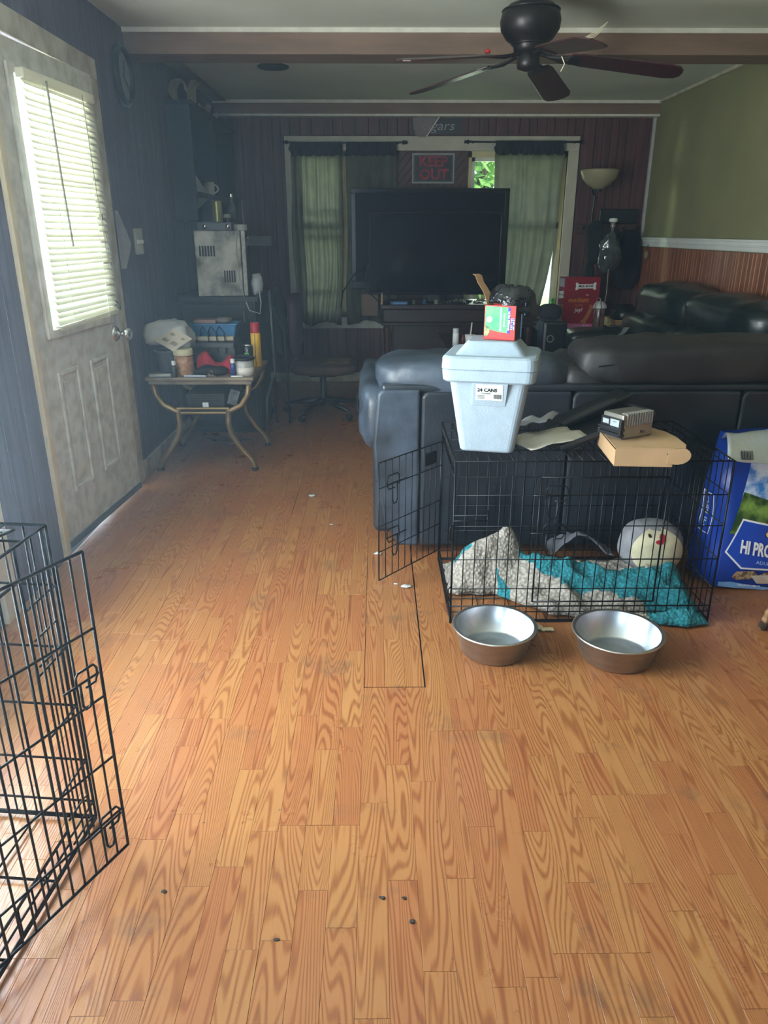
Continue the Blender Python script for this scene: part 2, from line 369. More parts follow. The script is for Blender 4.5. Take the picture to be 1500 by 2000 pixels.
struct(MB().box(XR - .022, XR, 7.062, 7.088, 1.29, 2.255).build('trim_5', pm('corner_trim', '#b5b6b2', .4)))
rail = struct(MB().box(XR - .018, XR, 3.9, 7.06, 1.225, 1.30).box(XR - .03, XR, 3.9, 7.06, 1.283, 1.30).box(XR - .026, XR, 3.9, 7.06, 1.252, 1.264).build('trim_6', pm('chair_rail_white', '#dcdfda', .4, var=.06), bevel=.004))
struct(MB().box(XL, XL + .015, 4.1, YB, 0, .095).build('baseboard_left', base_mat, bevel=.004))
struct(MB().box(XL, XR, YB - .016, YB, 0, .085).build('baseboard_back', trim_mat, bevel=.004))
# casings round the doors in the left wall
struct(MB().box(XL, XL + .02, 3.95, 4.10, 0, 2.03).build('trim_7', trim_mat, bevel=.004))
struct(MB().box(XL, XL + .02, 2.955, 3.0, 0, 2.03).build('trim_8', cream_edge, bevel=.004))
struct(MB().box(XL, XL + .02, 2.955, 4.10, 2.03, 2.12).build('trim_9', trim_mat, bevel=.004))
struct(MB().box(XL, XL + .02, 2.40, 2.5, 0, 2.1).build('trim_10', pm('white_casing', '#d8d2c2', .5), bevel=.004))
struct(MB().box(XL - .15, XL - .09, 3.0, 3.95, 0, .02).build('trim_11', silver))
struct(MB().box(XL - .15, XL - .005, 3.93, 3.95, 0, 2.04).build('trim_17', trim_mat)); struct(MB().box(XL - .15, XL - .05, 3.0, 3.95, 2.022, 2.04).build('trim_18', trim_mat)); struct(MB().box(XL - .15, XL - .06, 3.0, 3.012, 0, 2.02).build('trim_19', trim_mat))

# frames of the two openings beside and behind the camera
for nm, mb in (('window_3', MB().box(XL - .15, XL - .01, SO[0], SO[0] + .04, SO[2], SO[3]).box(XL - .15, XL - .01, SO[1] - .04, SO[1], SO[2], SO[3]).box(XL - .15, XL - .01, SO[0] + .04, SO[1] - .04, SO[2], SO[2] + .04).box(XL - .15, XL - .01, SO[0] + .04, SO[1] - .04, SO[3] - .04, SO[3])),
               ('window_4', MB().box(RO[0], RO[0] + .03, YR - .15, YR, RO[2], RO[3]).box(RO[1] - .03, RO[1], YR - .15, YR, RO[2], RO[3]).box(RO[0] + .03, RO[1] - .03, YR - .15, YR, RO[2], RO[2] + .03).box(RO[0] + .03, RO[1] - .03, YR - .15, YR, RO[3] - .03, RO[3]))): struct(mb.build(nm, white_paint, keep=True))

# ------------------------------------------------------------------ entry door (ajar) with its blind
DA = R(4.2)
door = bpy.data.objects.new('door_1', None); col.objects.link(door); door.location = (XL, 3.02, 0); door.rotation_euler = (0, 0, -DA)
WM[door] = (Matrix.Translation((XL, 3.02, 0)) @ Matrix.Rotation(-DA, 4, 'Z'), False); struct(door)
# local frame: y along the door, x into the room
DW = .86
MB().box(-.045, 0, 0, DW, .03, .955).box(-.045, 0, 0, .115, .955, 1.91).box(-.045, 0, .735, DW, .955, 1.91).box(-.045, 0, 0, DW, 1.91, 2.018).build('slab', dirty_white, door, bevel=.002)
fm = MB()
for a in ((0, .014, .095, .14, .93, 1.935), (0, .014, .71, .755, .93, 1.935), (0, .014, .14, .71, .93, .965), (0, .014, .14, .71, 1.9, 1.935)): fm.box(*a)
fm.build('glass_frame', dirty_white, door, bevel=.004)
MB().box(-.028, -.022, .115, .735, .955, 1.91).build('pane', glassm('door_glass', k=.06), door)
for (y0, y1) in ((.13, .325), (.45, .645)):
    mb = MB(); z0, z1 = .255, .79; t_ = .02
    for a in ((0, .011, y0, y0 + t_, z0, z1), (0, .011, y1 - t_, y1, z0, z1), (0, .011, y0 + t_, y1 - t_, z0, z0 + t_), (0, .011, y0 + t_, y1 - t_, z1 - t_, z1)): mb.box(*a)
    o = mb.build('panel_molding', dirty_white, door, bevel=.005)
    MB().box(0, .006, y0 + .045, y1 - .045, z0 + .045, z1 - .045).build('raised_panel', dirty_white, o, bevel=.005)
MX = Matrix.Rotation(R(90), 4, 'Y')
kn = MB().lathe([(.0, 0), (.034, 0), (.034, .004), (.026, .012), (.012, .016), (.011, .032), (.018, .038), (.027, .05), (.028, .06), (.021, .069), (0, .071)], m=Matrix.Translation((0, .775, .87)) @ MX @ Matrix.Scale(1.15, 4)).build('knob', chrome, door, smooth=True)
MB().lathe([(0, 0), (.029, 0), (.029, .012), (.022, .018), (0, .018)], m=Matrix.Translation((0, .80, 1.0)) @ MX).obox((.026, .80, 1.0), (.008, .004, .016)).build('deadbolt', chrome, door)
MB().box(0, .008, 0, DW, .03, .06).build('door_sweep', pm('grey_rubber', '#4a4a48', .7), door)
# blind
bl = thing('window_blind', 'yellowed white slatted blind over the glass of the entry door', 'blind', (XL, 3.02, .97), -DA, world=False)
WM[bl] = (Matrix.Translation((XL, 3.02, .97)) @ Matrix.Rotation(-DA, 4, 'Z'), False)
slat_m = pm('blind_slat', '#e9e5d2', .45, var=.05, trans=.25)
MB().box(.016, .05, .14, .755, .915, .95).build('headrail', slat_m, bl, bevel=.003)
proto = None
NS = 38
for i in range(NS):
    z = .905 - i * .0243
    if proto is None:
        mb = MB(); t_ = R(-52)
        def sf(u, v):
            d = (v - .5) * .025; c_ = .0025 * (1 - (2 * v - 1) ** 2)
            return (.034 + d * math.cos(t_) - c_ * math.sin(t_) * 0, .148 + u * .60, d * math.sin(t_) + c_)
        mb.grid(sf, 2, 4); o = proto = mb.build('slat', slat_m, bl, solid=.0008)
    else:
        o = proto.copy(); col.objects.link(o); o.parent = bl
    o.location = (0, 0, z)
    if i > NS - 5: o.rotation_euler = (R((i - NS + 5) * .35), R(rng.uniform(-9, 9)), 0); o.location = (0, 0, z - .008)
    else: o.rotation_euler = (R(rng.uniform(-.35, .35)), R(rng.uniform(-5, 5)), 0)
MB().box(.018, .046, .15, .75, -.005, .004).build('bottom_rail', slat_m, bl).rotation_euler = (R(1.5), 0, 0)
MB().tube([(.056, .30, .93), (.058, .31, .6), (.056, .335, .32)], .0045, 6).build('tilt_wand', pm('wand', '#8b8470', .4), bl)
MB().tube([(.054, .62, .93), (.056, .64, .55), (.056, .652, .45)], .0016, 5).tube([(.056, .652, .45), (.058, .66, .3), (.056, .68, .21), (.058, .70, .3), (.056, .655, .45)], .0012, 5).obox((.056, .653, .44), (.006, .006, .014)).build('lift_cord', pm('cord', '#7b745e', .7), bl)
lm = MB()
for y in (.27, .62):
    lm.tube([(.05, y, .92), (.05, y, 0)], .0011, 4); lm.tube([(.02, y, .92), (.02, y, 0)], .0011, 4)
lm.build('ladder_string', white_paint, bl)

# ------------------------------------------------------------------ back windows
for k, (x0, x1, z0, z1) in enumerate((W1, W2)):
    w_ = bpy.data.objects.new('window_%d' % (k + 1), None); col.objects.link(w_); w_.location = (x0, YB, z0); struct(w_); WM[w_] = (Matrix.Translation((x0, YB, z0)), True)
    yellowed = pm('window_jamb', '#cfc38f', .5, var=.08)
    MB().box(x0, x0 + .03, YB + .01, YB + .16, z0, z1).box(x1 - .03, x1, YB + .01, YB + .16, z0, z1).box(x0, x1, YB + .01, YB + .16, z1 - .05, z1).box(x0, x1, YB + .01, YB + .16, z0, z0 + .03).build('jamb', yellowed, w_)
    mb = MB(); zm = 1.40
    for zz in ((z0 + .03, z0 + .07), (zm - .025, zm + .025), (z1 - .08, z1 - .05)): mb.box(x0 + .03, x1 - .03, YB + .02, YB + .05, *zz)
    if k == 0: mb.box(x0 + .03, x1 - .03, YB + .02, YB + .05, 1.30, 1.335).box(x0 + .03, x1 - .03, YB + .02, YB + .05, .86, .885).box(x0 + .03, x1 - .03, YB + .02, YB + .05, 1.50, 1.52)
    mb.box(x0 + .03, x0 + .06, YB + .02, YB + .05, z0, z1).box(x1 - .06, x1 - .03, YB + .02, YB + .05, z0, z1)
    mb.build('sash', white_paint, w_)
    for a, b_ in ((z0 + .06, zm - .02), (zm + .02, z1 - .08)): MB().box(x0 + .06, x1 - .06, YB + .032, YB + .036, a, b_).build('pane', glassm('window_glass', k=.05), w_)
wf = pm('window_casing', '#bdb9a6', .5, var=.08, vs=9)
struct(MB().box(-.795, 1.756, YB - .02, YB, 2.0, 2.115).build('trim_12', wf, bevel=.003))
struct(MB().box(-.795, -.715, YB - .02, YB, .55, 2.0).build('trim_13', wf, bevel=.003))
struct(MB().box(1.665, 1.756, YB - .02, YB, .55, 2.0).build('trim_14', wf, bevel=.003))
struct(MB().box(-.84, 1.80, YB - .05, YB, .555, .60).box(-.8, 1.76, YB - .02, YB, .5, .555).build('trim_15', pm('white_sill', '#b9b8ab', .5), bevel=.004))
beige = pm('beige_board', '#9c8d72', .7, var=.1)
struct(MB().box(-.285, .18, YB - .008, YB + .012, .60, 2.0).build('trim_16', beige))
# diagonal plank infill between the windows
infill = struct(MB().box(.18, .80, YB + .002, YB + .012, .60, 2.0).build('wall_infill', diagm, keep=True))
for k in range(24):
    c0 = .18 + k * .068 - .85
    pts = []
    x_lo, x_hi, z_lo, z_hi = .18, .80, 1.2, 2.0
    def clip(poly, f):
        out = []
        for i in range(len(poly)):
            a, b_ = poly[i], poly[(i + 1) % len(poly)]; fa, fb = f(a), f(b_)
            if fa >= 0: out.append(a)
            if fa * fb < 0: q = fa / (fa - fb); out.append((a[0] + (b_[0] - a[0]) * q, a[1] + (b_[1] - a[1]) * q))
        return out
    poly = [(c0, z_lo), (c0 + .062, z_lo), (c0 + .062 + .85 * .8, z_hi), (c0 + .85 * .8, z_hi)]
    for f in ((lambda p: p[0] - x_lo), (lambda p: x_hi - p[0])):
        poly = clip(poly, f) if poly else poly
    if len(poly) > 2: MB().prism(poly, 0, .01, front(0, YB + .002, 0)).build('plank', diagm, infill, bevel=.002, bseg=1)

# ------------------------------------------------------------------ outside
grass = pm('grass', '#6c8a45', .9, c2='#93a95c', vs=3)
struct(MB().box(-14, 14, -8, 22, -.5, -.42).build('ground', grass))
struct(MB().box(-3.2, -1.52, 2.2, 4.6, -.41, -.012).build('porch_slab', pm('porch', '#c9c6bc', .8)))
leaf_m = pm('leaves', '#3f6b26', .6, c2='#86b048', vs=2, trans=.4)
bark = pm('bark', '#4b3b2c', .9, var=.3)
def tree(x, y, h, r, lab, n=2600):
    t = thing('tree', lab, 'tree', (x, y, -.42), group=None)
    MB().tube([(x, y, -.42), (x + .1, y, h * .4), (x, y + .1, h * .8)], [.16, .12, .05], 8).tube([(x + .08, y, h * .35), (x + .6, y - .2, h * .65)], [.06, .03], 6).build('trunk', bark, t)
    mb = MB()
    for i in range(n):
        d = Vector((rng.gauss(0, 1), rng.gauss(0, 1), rng.gauss(0, 1))).normalized() * (rng.random() ** .4) * r
        c = Vector((x, y, h * .6)) + Vector((d.x, d.y, d.z * h * .45 / r)); s_ = rng.uniform(.05, .11)
        a = Vector((rng.uniform(-1, 1), rng.uniform(-1, 1), rng.uniform(-1, 1))).normalized(); b_ = a.orthogonal().normalized() * .5
        mb.add([c - a * s_, c + b_ * s_, c + a * s_, c - b_ * s_], [(0, 1, 2, 3)])
    mb.build('foliage', leaf_m, t)['kind'] = 'stuff'
tree(1.3, 10.2, 3.4, 1.5, 'leafy green tree seen through the right back window beside the curtain')
tree(-2.3, 10.6, 3.2, 1.5, 'leafy green tree outside behind the left curtained window')
tree(4.9, 11.8, 4.0, 1.7, 'taller green tree further right beyond the back windows', 2000)

# ------------------------------------------------------------------ curtains
def curtain_fn(x0, x1, z0, z1, y, folds, amp, seed, flare=0, hem=0, pull=0):
    def f(u, v):
        x = x0 + (x1 - x0) * u - pull * u * v ** 2.5 + .022 * noise.noise(Vector((u * 7, v * 2, seed + 3)))
        ph = noise.noise(Vector((u * 3, v * 1.5, seed))) * 1.5
        yy = y - amp * (.4 + .6 * v) * math.sin(u * folds * 2 * PI + ph + math.sin(v * 5 + seed) * .5) - .012 * noise.noise(Vector((u * 9, v * 6, seed + 5)))
        return (x + .012 * math.sin(v * 7 + seed + u * 3) * v, yy, z1 + (z0 - z1) * v + hem * math.sin(u * 9 + seed) * v)
    return f
curt_m = pm('grey_sheer_curtain', '#68665a', .9, var=.12, vs=10, trans=.33, bump=.1, bs=200)
curt_band = pm('dark_curtain_band', '#22252c', .9, var=.2)
def rod(x0, x1, z, lab):
    t = thing('curtain_rod', lab, 'curtain rod', ((x0 + x1) / 2, YB - .06, z))
    MB().tube([(x0, YB - .06, z), ((x0 + x1) / 2, YB - .06, z - .004), (x1, YB - .06, z)], .007, 8).build('rod', black_metal, t)
    for s_, x in ((-1, x0), (1, x1)):
        MB().lathe([(.006, 0), (.016, .012), (.018, .02), (.008, .03), (.015, .045), (0, .05)], m=Matrix.Translation((x, YB - .06, z)) @ Matrix.Rotation(R(90 * s_), 4, 'Y'), seg=10).build('finial', black_metal, t)
        MB().box(x - s_ * .03 - .006, x - s_ * .03 + .006, YB - .06, YB - .02, z - .008, z + .004).build('bracket', black_metal, t)
rod(-.755, .215, 2.06, 'thin black curtain rod over the left back window')
rod(.80, 1.735, 2.065, 'thin black curtain rod over the right back window')
def curtain(lab, parts):
    x0, x1, z0, z1, folds, amp, seed, y, pull = parts
    t = thing('curtain', lab, 'curtain', ((x0 + x1) / 2, y, z0))
    f = curtain_fn(x0, x1, z0, z1 - .09, y, folds, amp, seed, hem=.02, pull=pull)
    MB().grid(f, 90, 40).build('panel', curt_m, t, smooth=True)
    g = curtain_fn(x0, x1, z1 - .1, z1 + .012, y - .004, folds * 2, amp * .4, seed)
    MB().grid(g, 60, 4).build('heading', curt_band, t, smooth=True)
curtain('dark sheer curtain panel over the left window, pale light through it', (-.745, -.295, .55, 2.05, 7, .024, 1.7, YB - .085, .02))
curtain('brownish curtain panel hanging behind the left side of the television', (-.265, .17, .56, 2.05, 5, .02, 4.1, YB - .085, 0))
curtain('grey curtain panel on the right window, bright gap at its side', (1.015, 1.61, .62, 2.06, 6, .02, 8.3, YB - .085, .13))

# ------------------------------------------------------------------ ceiling fan, vent
fan = thing('ceiling_fan', 'dark bronze ceiling fan with five drooping blades under the near ceiling', 'ceiling fan', (.688, 3.85, 2.0))
fx, fy = .688, 3.85
fan_m = pm('fan_bronze', '#262120', .38, metal=.5, var=.2)
blade_m = pm('fan_blade_mahogany', '#3a1b1c', .35, c2='#2b1416', vs=4, st=(1, 6, 1)); blade_top = pm('lit_blade_top', '#6a6250', .7)  # paler top tone has reflected light put into its colour; not applied
MB().lathe([(0, ZC), (.075, ZC), (.075, ZC - .02), (.05, ZC - .05), (.02, ZC - .055), (.02, 2.30)], (fx, fy, 0), 24).build('canopy', fan_m, fan, smooth=True)
MB().lathe([(.02, 2.315), (.05, 2.312), (.06, 2.295), (.10, 2.285), (.128, 2.255), (.135, 2.225), (.130, 2.19), (.105, 2.155), (.072, 2.135), (.07, 2.125), (.066, 2.10)], (fx, fy, 0), 32).build('motor_housing', fan_m, fan, smooth=True)
MB().lathe([(.122, 2.268), (.126, 2.268), (.130, 2.264), (.126, 2.26), (.122, 2.26)], (fx, fy, 0), 32).lathe([(.075, 2.14), (.082, 2.136), (.075, 2.13)], (fx, fy, 0), 32).build('trim_ring', fan_m, fan, smooth=True)
MB().lathe([(.05, 2.12), (.052, 2.06), (.048, 2.04), (.025, 2.03), (0, 2.028)], (fx, fy, 0), 24).build('switch_housing', fan_m, fan, smooth=True)
for k in range(5):
    a = R(-7 + 72 * k); m = Matrix.Translation((fx, fy, 2.095)) @ Matrix.Rotation(a, 4, 'Z') @ Matrix.Rotation(R(7.5), 4, 'Y') @ Matrix.Rotation(R(-11), 4, 'X')
    br = MB(); br.M = m
    br.tube([(.05, 0, .01), (.10, .0, .0), (.15, .02, -.004), (.20, .03, 0)], [.009, .008, .007, .006], 6).tube([(.10, 0, 0), (.15, -.02, -.004), (.20, -.03, 0)], [.008, .007, .006], 6).box(.18, .23, -.04, .04, -.004, .0)
    b_ = br.build('blade_arm', fan_m, fan)
    o = [(.19, -.05), (.24, -.062), (.62, -.072), (.665, -.06), (.685, -.03), (.688, 0), (.685, .03), (.665, .06), (.62, .072), (.24, .062), (.19, .05)]
    mb = MB(); mb.M = m; mb.prism(o, .001, .008); mb.build('blade', blade_m, fan, bevel=.002, bseg=1)
wr = MB(); wr.M = Matrix.Translation((fx + .02, fy - .05, 2.1))
for k in range(4): wr.tube([(.15, -.22, .0), (.20, -.23, .005 + .006 * k), (.225 + .008 * k, -.235, .025 + .011 * k)], .0014, 5)
wr.tube([(.12, .0, -.02), (.135, .0, -.05), (.12, .0, -.08)], .0022, 5)
wr.build('loose_wire', pm('white_wire', '#d8d0b8', .6), fan)['kind'] = 'stuff'
MB().lathe([(0, 0), (.012, .002), (.012, .012), (0, .02)], (fx - .20, fy - .11, 2.078), 10).build('red_wire_nut', red, fan)
vt = thing('ceiling_vent', 'dark round speaker grille set in the far ceiling', 'vent', (-.686, 5.645, ZC))
vm = pm('dark_vent', '#2b302f', .6)
MB().lathe([(.085, 0), (.105, 0), (.105, -.008), (.098, -.012), (.085, -.008)], (-.686, 5.645, ZC), 32).build('rim', vm, vt, smooth=True)
MB().lathe([(0, -.004), (.087, -.004), (.087, -.001)], (-.686, 5.645, ZC), 32).build('grille', vm, vt)

# ------------------------------------------------------------------ wire dog crates
def wire_panel(mb, O, U, V, nu, vs_, r=.0019, rf=.0028, us=None):
    O, U, V = Vector(O), Vector(U), Vector(V)
    for i in range(nu + 1):
        t = i / nu; mb.tube([O + U * t, O + U * t + V], rf if i in (0, nu) else r, 6)
    for v in vs_:
        mb.tube([O + V * v, O + V * v + U], rf if v in (0, 1) else r * 1.15, 6)
def latch(mb, P, U, V, s=1.0, n=(0, 0, 0)):      # slide bolt with a hanging loop
    P, U, V = Vector(P) + Vector(n), Vector(U).normalized(), Vector(V).normalized()
    q = lambda a, b: P + U * a * s + V * b * s
    mb.tube([q(-.03, -.012), q(-.028, .025), q(-.02, .035), q(.035, .035), q(.045, .02), q(.045, .0), q(.035, -.02), q(.0, -.02)], .0027, 6, closed=False)
    mb.tube([q(-.075, 0), q(.05, 0)], .0029, 6)
    mb.tube([q(-.018, 0), q(-.018, -.07), q(-.010, -.085), q(.004, -.085), q(.012, -.07), q(.012, 0)], .003, 6)
CX0, CX1, CY0, CY1, CH = .265, 1.215, 2.40, 2.955, .62
crate = thing('dog_crate', 'black wire dog crate with open door, blanket inside, cooler on top', 'dog crate', ((CX0 + CX1) / 2, (CY0 + CY1) / 2, 0))
hz = [0, .055, .21, .40, .61, .80, 1]
def cp(name, O, U, V, nu, vs_):
    mb = MB(); wire_panel(mb, O, U, V, nu, vs_); return mb, name
LX, LY = CX1 - CX0, CY1 - CY0
mb, _ = cp('', (CX0, CY0, .012), (LX, 0, 0), (0, 0, CH - .012), 24, hz); mb.tube([(CX0, CY0 - .003, .07), (CX1, CY0 - .003, .07)], .0028, 6); fp = mb.build('front_panel', black_metal, crate, smooth=True)
mb, _ = cp('', (CX0, CY1, .012), (LX, 0, 0), (0, 0, CH - .012), 24, hz); mb.build('back_panel', black_metal, crate, smooth=True)
mb, _ = cp('', (CX1, CY0, .012), (0, LY, 0), (0, 0, CH - .012), 14, hz); mb.build('side_panel', black_metal, crate, smooth=True)
mb = MB(); wire_panel(mb, (CX0, CY0, .012), (0, LY, 0), (0, 0, .05), 14, [0, 1]); wire_panel(mb, (CX0, CY0, .56), (0, LY, 0), (0, 0, CH - .56), 14, [0, 1])
for y in (CY0, CY1): mb.tube([(CX0, y, .0), (CX0, y, CH)], .0038, 6); mb.tube([(CX1, y, .0), (CX1, y, CH)], .0038, 6)
mb.build('side_frame', black_metal, crate, smooth=True)['kind'] = 'stuff'
mb = MB(); wire_panel(mb, (CX0, CY0, CH), (LX, 0, 0), (0, LY, 0), 24, [0, .25, .5, .75, 1]); mb.build('top_panel', black_metal, crate, smooth=True)
mb = MB(); wire_panel(mb, (CX0, CY0, .006), (LX, 0, 0), (0, LY, 0), 8, [0, .33, .66, 1]); mb.build('floor_grid', black_metal, crate, smooth=True)
fd = MB()      # front door
for x in (.56, 1.0): fd.tube([(x, CY0 - .006, .09), (x, CY0 - .006, .565)], .0032, 6)
for z in (.09, .565): fd.tube([(.56, CY0 - .006, z), (1.0, CY0 - .006, z)], .0032, 6)
fdo = fd.build('front_door', black_metal, crate, smooth=True)
for z in (.50, .36): lm = MB(); latch(lm, (.61, CY0 - .01, z), (1, 0, 0), (0, 0, 1)); lm.build('latch', black_metal, fdo, smooth=True)
hb = MB()
for z in (.12, .36):
    hb = MB(); hb.tube([(CX0 - .003, CY0 - .004, z + .03), (CX0 - .012, CY0 - .006, z + .02), (CX0 - .012, CY0 - .006, z - .02), (CX0 - .003, CY0 - .004, z - .03)], .0028, 6)
    hb.build('hinge_hook', black_metal, crate, smooth=True)
hb = MB()
hb.tube([(CX0, CY0 - .004, .425), (CX0 + .115, CY0 - .004, .425), (CX0 + .115, CY0 - .004, .445)], .0026, 6).tube([(CX0, CY0 - .004, .405), (CX0 + .12, CY0 - .004, .405)], .0026, 6)
hb.build('hinge_rod', black_metal, crate, smooth=True)['kind'] = 'stuff'
hg, tp = Vector((.27, 2.955, .055)), Vector((.004, 2.645, .055))      # the open side door
sd = MB(); du = tp - hg; dv = Vector((0, 0, .485)); wire_panel(sd, hg, du, dv, 10, [0, .25, .47, .79, 1]); sdo = sd.build('side_door', black_metal, crate, smooth=True)
un = du.normalized()
for z in (.17, .39):
    lm = MB(); latch(lm, tp - un * .085 + Vector((0, 0, z)), un, (0, 0, 1), n=(un.y * -.008, un.x * .008, 0))
    lm.build('latch', black_metal, sdo, smooth=True)
pc = hg + un * .085 + Vector((0, 0, .43)); MB().obox(pc, (.038, .003, .026), (0, 0, math.atan2(un.y, un.x))).build('name_plate', rub, sdo)

# near crate at the left edge of the picture
BR = Vector((-.69, 1.43, .015)); dF = Vector((-.097, -.995, 0)).normalized(); dL = Vector((-.995, .097, 0)).normalized(); H2 = .765; L2, W2_ = .95, .60
c2 = thing('dog_crate', 'large black wire crate at the left edge of the room, door swung open', 'dog crate', BR + dF * L2 / 2 + dL * W2_ / 2 - Vector((0, 0, .015)))
up = Vector((0, 0, H2)); hz2 = [0, .06, .22, .42, .62, .82, 1]
mb = MB(); wire_panel(mb, BR, dL * W2_, up, 12, hz2, .0024, .0036); mb.build('back_panel', black_metal, c2, smooth=True)
mb = MB(); wire_panel(mb, BR + dL * W2_, dF * L2, up, 18, hz2, .0024, .0036); mb.build('side_panel', black_metal, c2, smooth=True)
mb = MB(); wire_panel(mb, BR, dF * .12, up, 2, hz2, .0024, .0036); wire_panel(mb, BR + dF * .12, dF * (L2 - .12), Vector((0, 0, .07)), 16, [0, .5, 1], .0024, .0036); wire_panel(mb, BR + dF * .12 + Vector((0, 0, H2 - .07)), dF * (L2 - .12), Vector((0, 0, .07)), 8, [0, 1], .0024, .0036)
mb.tube([BR + dF * .02 - Vector((0, 0, .012)), BR + dF * .02 + up], .0042, 6); mb.build('door_frame', black_metal, c2, smooth=True)['kind'] = 'stuff'
mb = MB(); wire_panel(mb, BR + up, dL * W2_, dF * L2, 7, [i / 11 for i in range(12)], .0024, .0036); mb.build('top_panel', black_metal, c2, smooth=True)
mb = MB(); wire_panel(mb, BR + dL * W2_ + dF * L2, -dL * W2_, up, 12, hz2, .0024, .0036); mb.build('front_panel', black_metal, c2, smooth=True)
mb = MB(); wire_panel(mb, BR - Vector((0, 0, .005)), dL * W2_, dF * L2, 4, [i / 5 for i in range(6)], .0026, .0036); mb.build('floor_grid', black_metal, c2, smooth=True)
mb = MB()
for z in (.03, .10, .5, .56): mb.tube([BR + dF * .12 + Vector((.008, 0, z)), BR + dF * .05 + Vector((.008, 0, z)), BR + dF * .05 + Vector((.02, 0, z + .012))], .0026, 6)
mb.tube([BR + dF * .1 + dL * .06 + up + Vector((0, 0, .006)), BR + dF * .06 + dL * .03 + up + Vector((0, 0, .012)), BR + dF * .07 + dL * .09 + up + Vector((0, 0, .012))], .0035, 6)
mb.build('hook', black_metal, c2, smooth=True)['kind'] = 'stuff'
tip = Vector((-.573, 1.316, .04)); hin = Vector((-.755, .95, .04)); dd = hin - tip
mb = MB(); wire_panel(mb, tip, dd, Vector((0, 0, .73)), 13, [0, .145, .34, .55, .77, 1], .0026, .0036); d2 = mb.build('open_door', black_metal, c2, smooth=True)
un2 = -dd.normalized()
for z in (.07, .43):
    lm = MB(); latch(lm, tip - un2 * .05 + Vector((.004, -.004, z + .04)), un2, (0, 0, 1), .72, n=(.006, -.003, 0))
    lm.build('latch', black_metal, d2, smooth=True)

# ------------------------------------------------------------------ on top of the crate: cooler and box, papers, trays, cardboard, device
ck = Vector((.402, 2.585, CH + .004)); cz = R(-14)
co = thing('foam_cooler', 'white foam cooler with domed lid standing on the wire crate', 'cooler', ck, cz, world=False); WM[co] = (Matrix.Translation(ck) @ Matrix.Rotation(cz, 4, 'Z'), False)
def rrect(hx, hy, r, n=5):
    o = []
    for cx, cy, a0 in ((hx - r, hy - r, 0), (-hx + r, hy - r, 90), (-hx + r, -hy + r, 180), (hx - r, -hy + r, 270)):
        for k in range(n + 1): a = R(a0 + 90 * k / n); o.append((cx + r * math.cos(a), cy + r * math.sin(a)))
    return o
def loft(mb, rings, cap=True):
    n = len(rings[0]); vv = [p for r_ in rings for p in r_]; ff = []
    for i in range(len(rings) - 1):
        for k in range(n): ff.append((i * n + k, i * n + (k + 1) % n, (i + 1) * n + (k + 1) % n, (i + 1) * n + k))
    if cap: ff += [tuple(range(n))[::-1], tuple((len(rings) - 1) * n + k for k in range(n))]
    mb.add(vv, ff); return mb
def rr3(hx, hy, r, z, ox=0, oy=0): return [(x + ox, y + oy, z) for x, y in rrect(hx, hy, r)]
mb = MB(); loft(mb, [rr3(.09, .085, .02, 0), rr3(.095, .09, .024, .006), rr3(.137, .13, .03, .272)]); mb.build('tub', foam, co, bevel=.002, smooth=False)
mb = MB(); loft(mb, [rr3(.148, .14, .03, .252), rr3(.155, .147, .032, .258), rr3(.158, .15, .032, .292), rr3(.156, .148, .032, .294), rr3(.16, .152, .033, .297), rr3(.158, .15, .033, .332), rr3(.15, .142, .03, .338), rr3(.118, .112, .02, .338), rr3(.085, .08, .02, .378), rr3(.08, .075, .018, .381)])
mb.build('lid', foam, co)
mb = MB(); zf = lambda z: -(.09 + (.13 - .09) * (z - .006) / .266)
for x0, x1, z0, z1 in ((-.05, .068, .17, .252),):
    mb.hexa([(x0 - .004, zf(z0) - .001, z0), (x1 - .008, zf(z0) - .001, z0), (x1 - .008, zf(z0) + .01, z0), (x0 - .004, zf(z0) + .01, z0)], [(x0, zf(z1) - .014, z1), (x1, zf(z1) - .014, z1), (x1, zf(z1) + .01, z1), (x0, zf(z1) + .01, z1)])
mb.build('raised_panel', foam, co, bevel=.002)
def on_tub(p, z0=.21, x0=.01):     # writing on the slanting raised panel
    z = z0 + p.y; t_ = (z - .17) / .082; y = (zf(.17) - .001) * (1 - t_) + (zf(.252) - .014) * t_
    return Vector((x0 + p.x, y - .0025 + p.z, z))
lb = MB(); lb.add([on_tub(Vector((-.05, -.018, .0012))), on_tub(Vector((.04, -.018, .0012))), on_tub(Vector((.04, .038, .0012))), on_tub(Vector((-.05, .038, .0012)))], [(0, 1, 2, 3)]); lb.build('sticker', pm('sticker', '#e4ecee', .5), co)
text('24 CANS', .017, black_ink, co, None, warp=lambda p: on_tub(p + Vector((-.012, .018, 0))), bold=.0004)
text('12 X 355 ML', .006, black_ink, co, None, warp=lambda p: on_tub(p + Vector((-.016, .006, 0))))
mb = MB()
for k in range(4): mb.add([on_tub(Vector((a, -.001 - k * .0035, .0004))) for a in (-.045, -.02)] + [on_tub(Vector((a, -.0025 - k * .0035, .0004))) for a in (-.02, -.045)], [(0, 1, 2, 3)])
for k in range(11): mb.add([on_tub(Vector((.01 + k * .0025, b, .0004))) for b in (-.012,)] + [on_tub(Vector((.0113 + k * .0025, -.012, .0004))), on_tub(Vector((.0113 + k * .0025, .004, .0004))), on_tub(Vector((.01 + k * .0025, .004, .0004)))], [(0, 1, 2, 3)])
mb.build('printed_marks', black_ink, co)['kind'] = 'stuff'
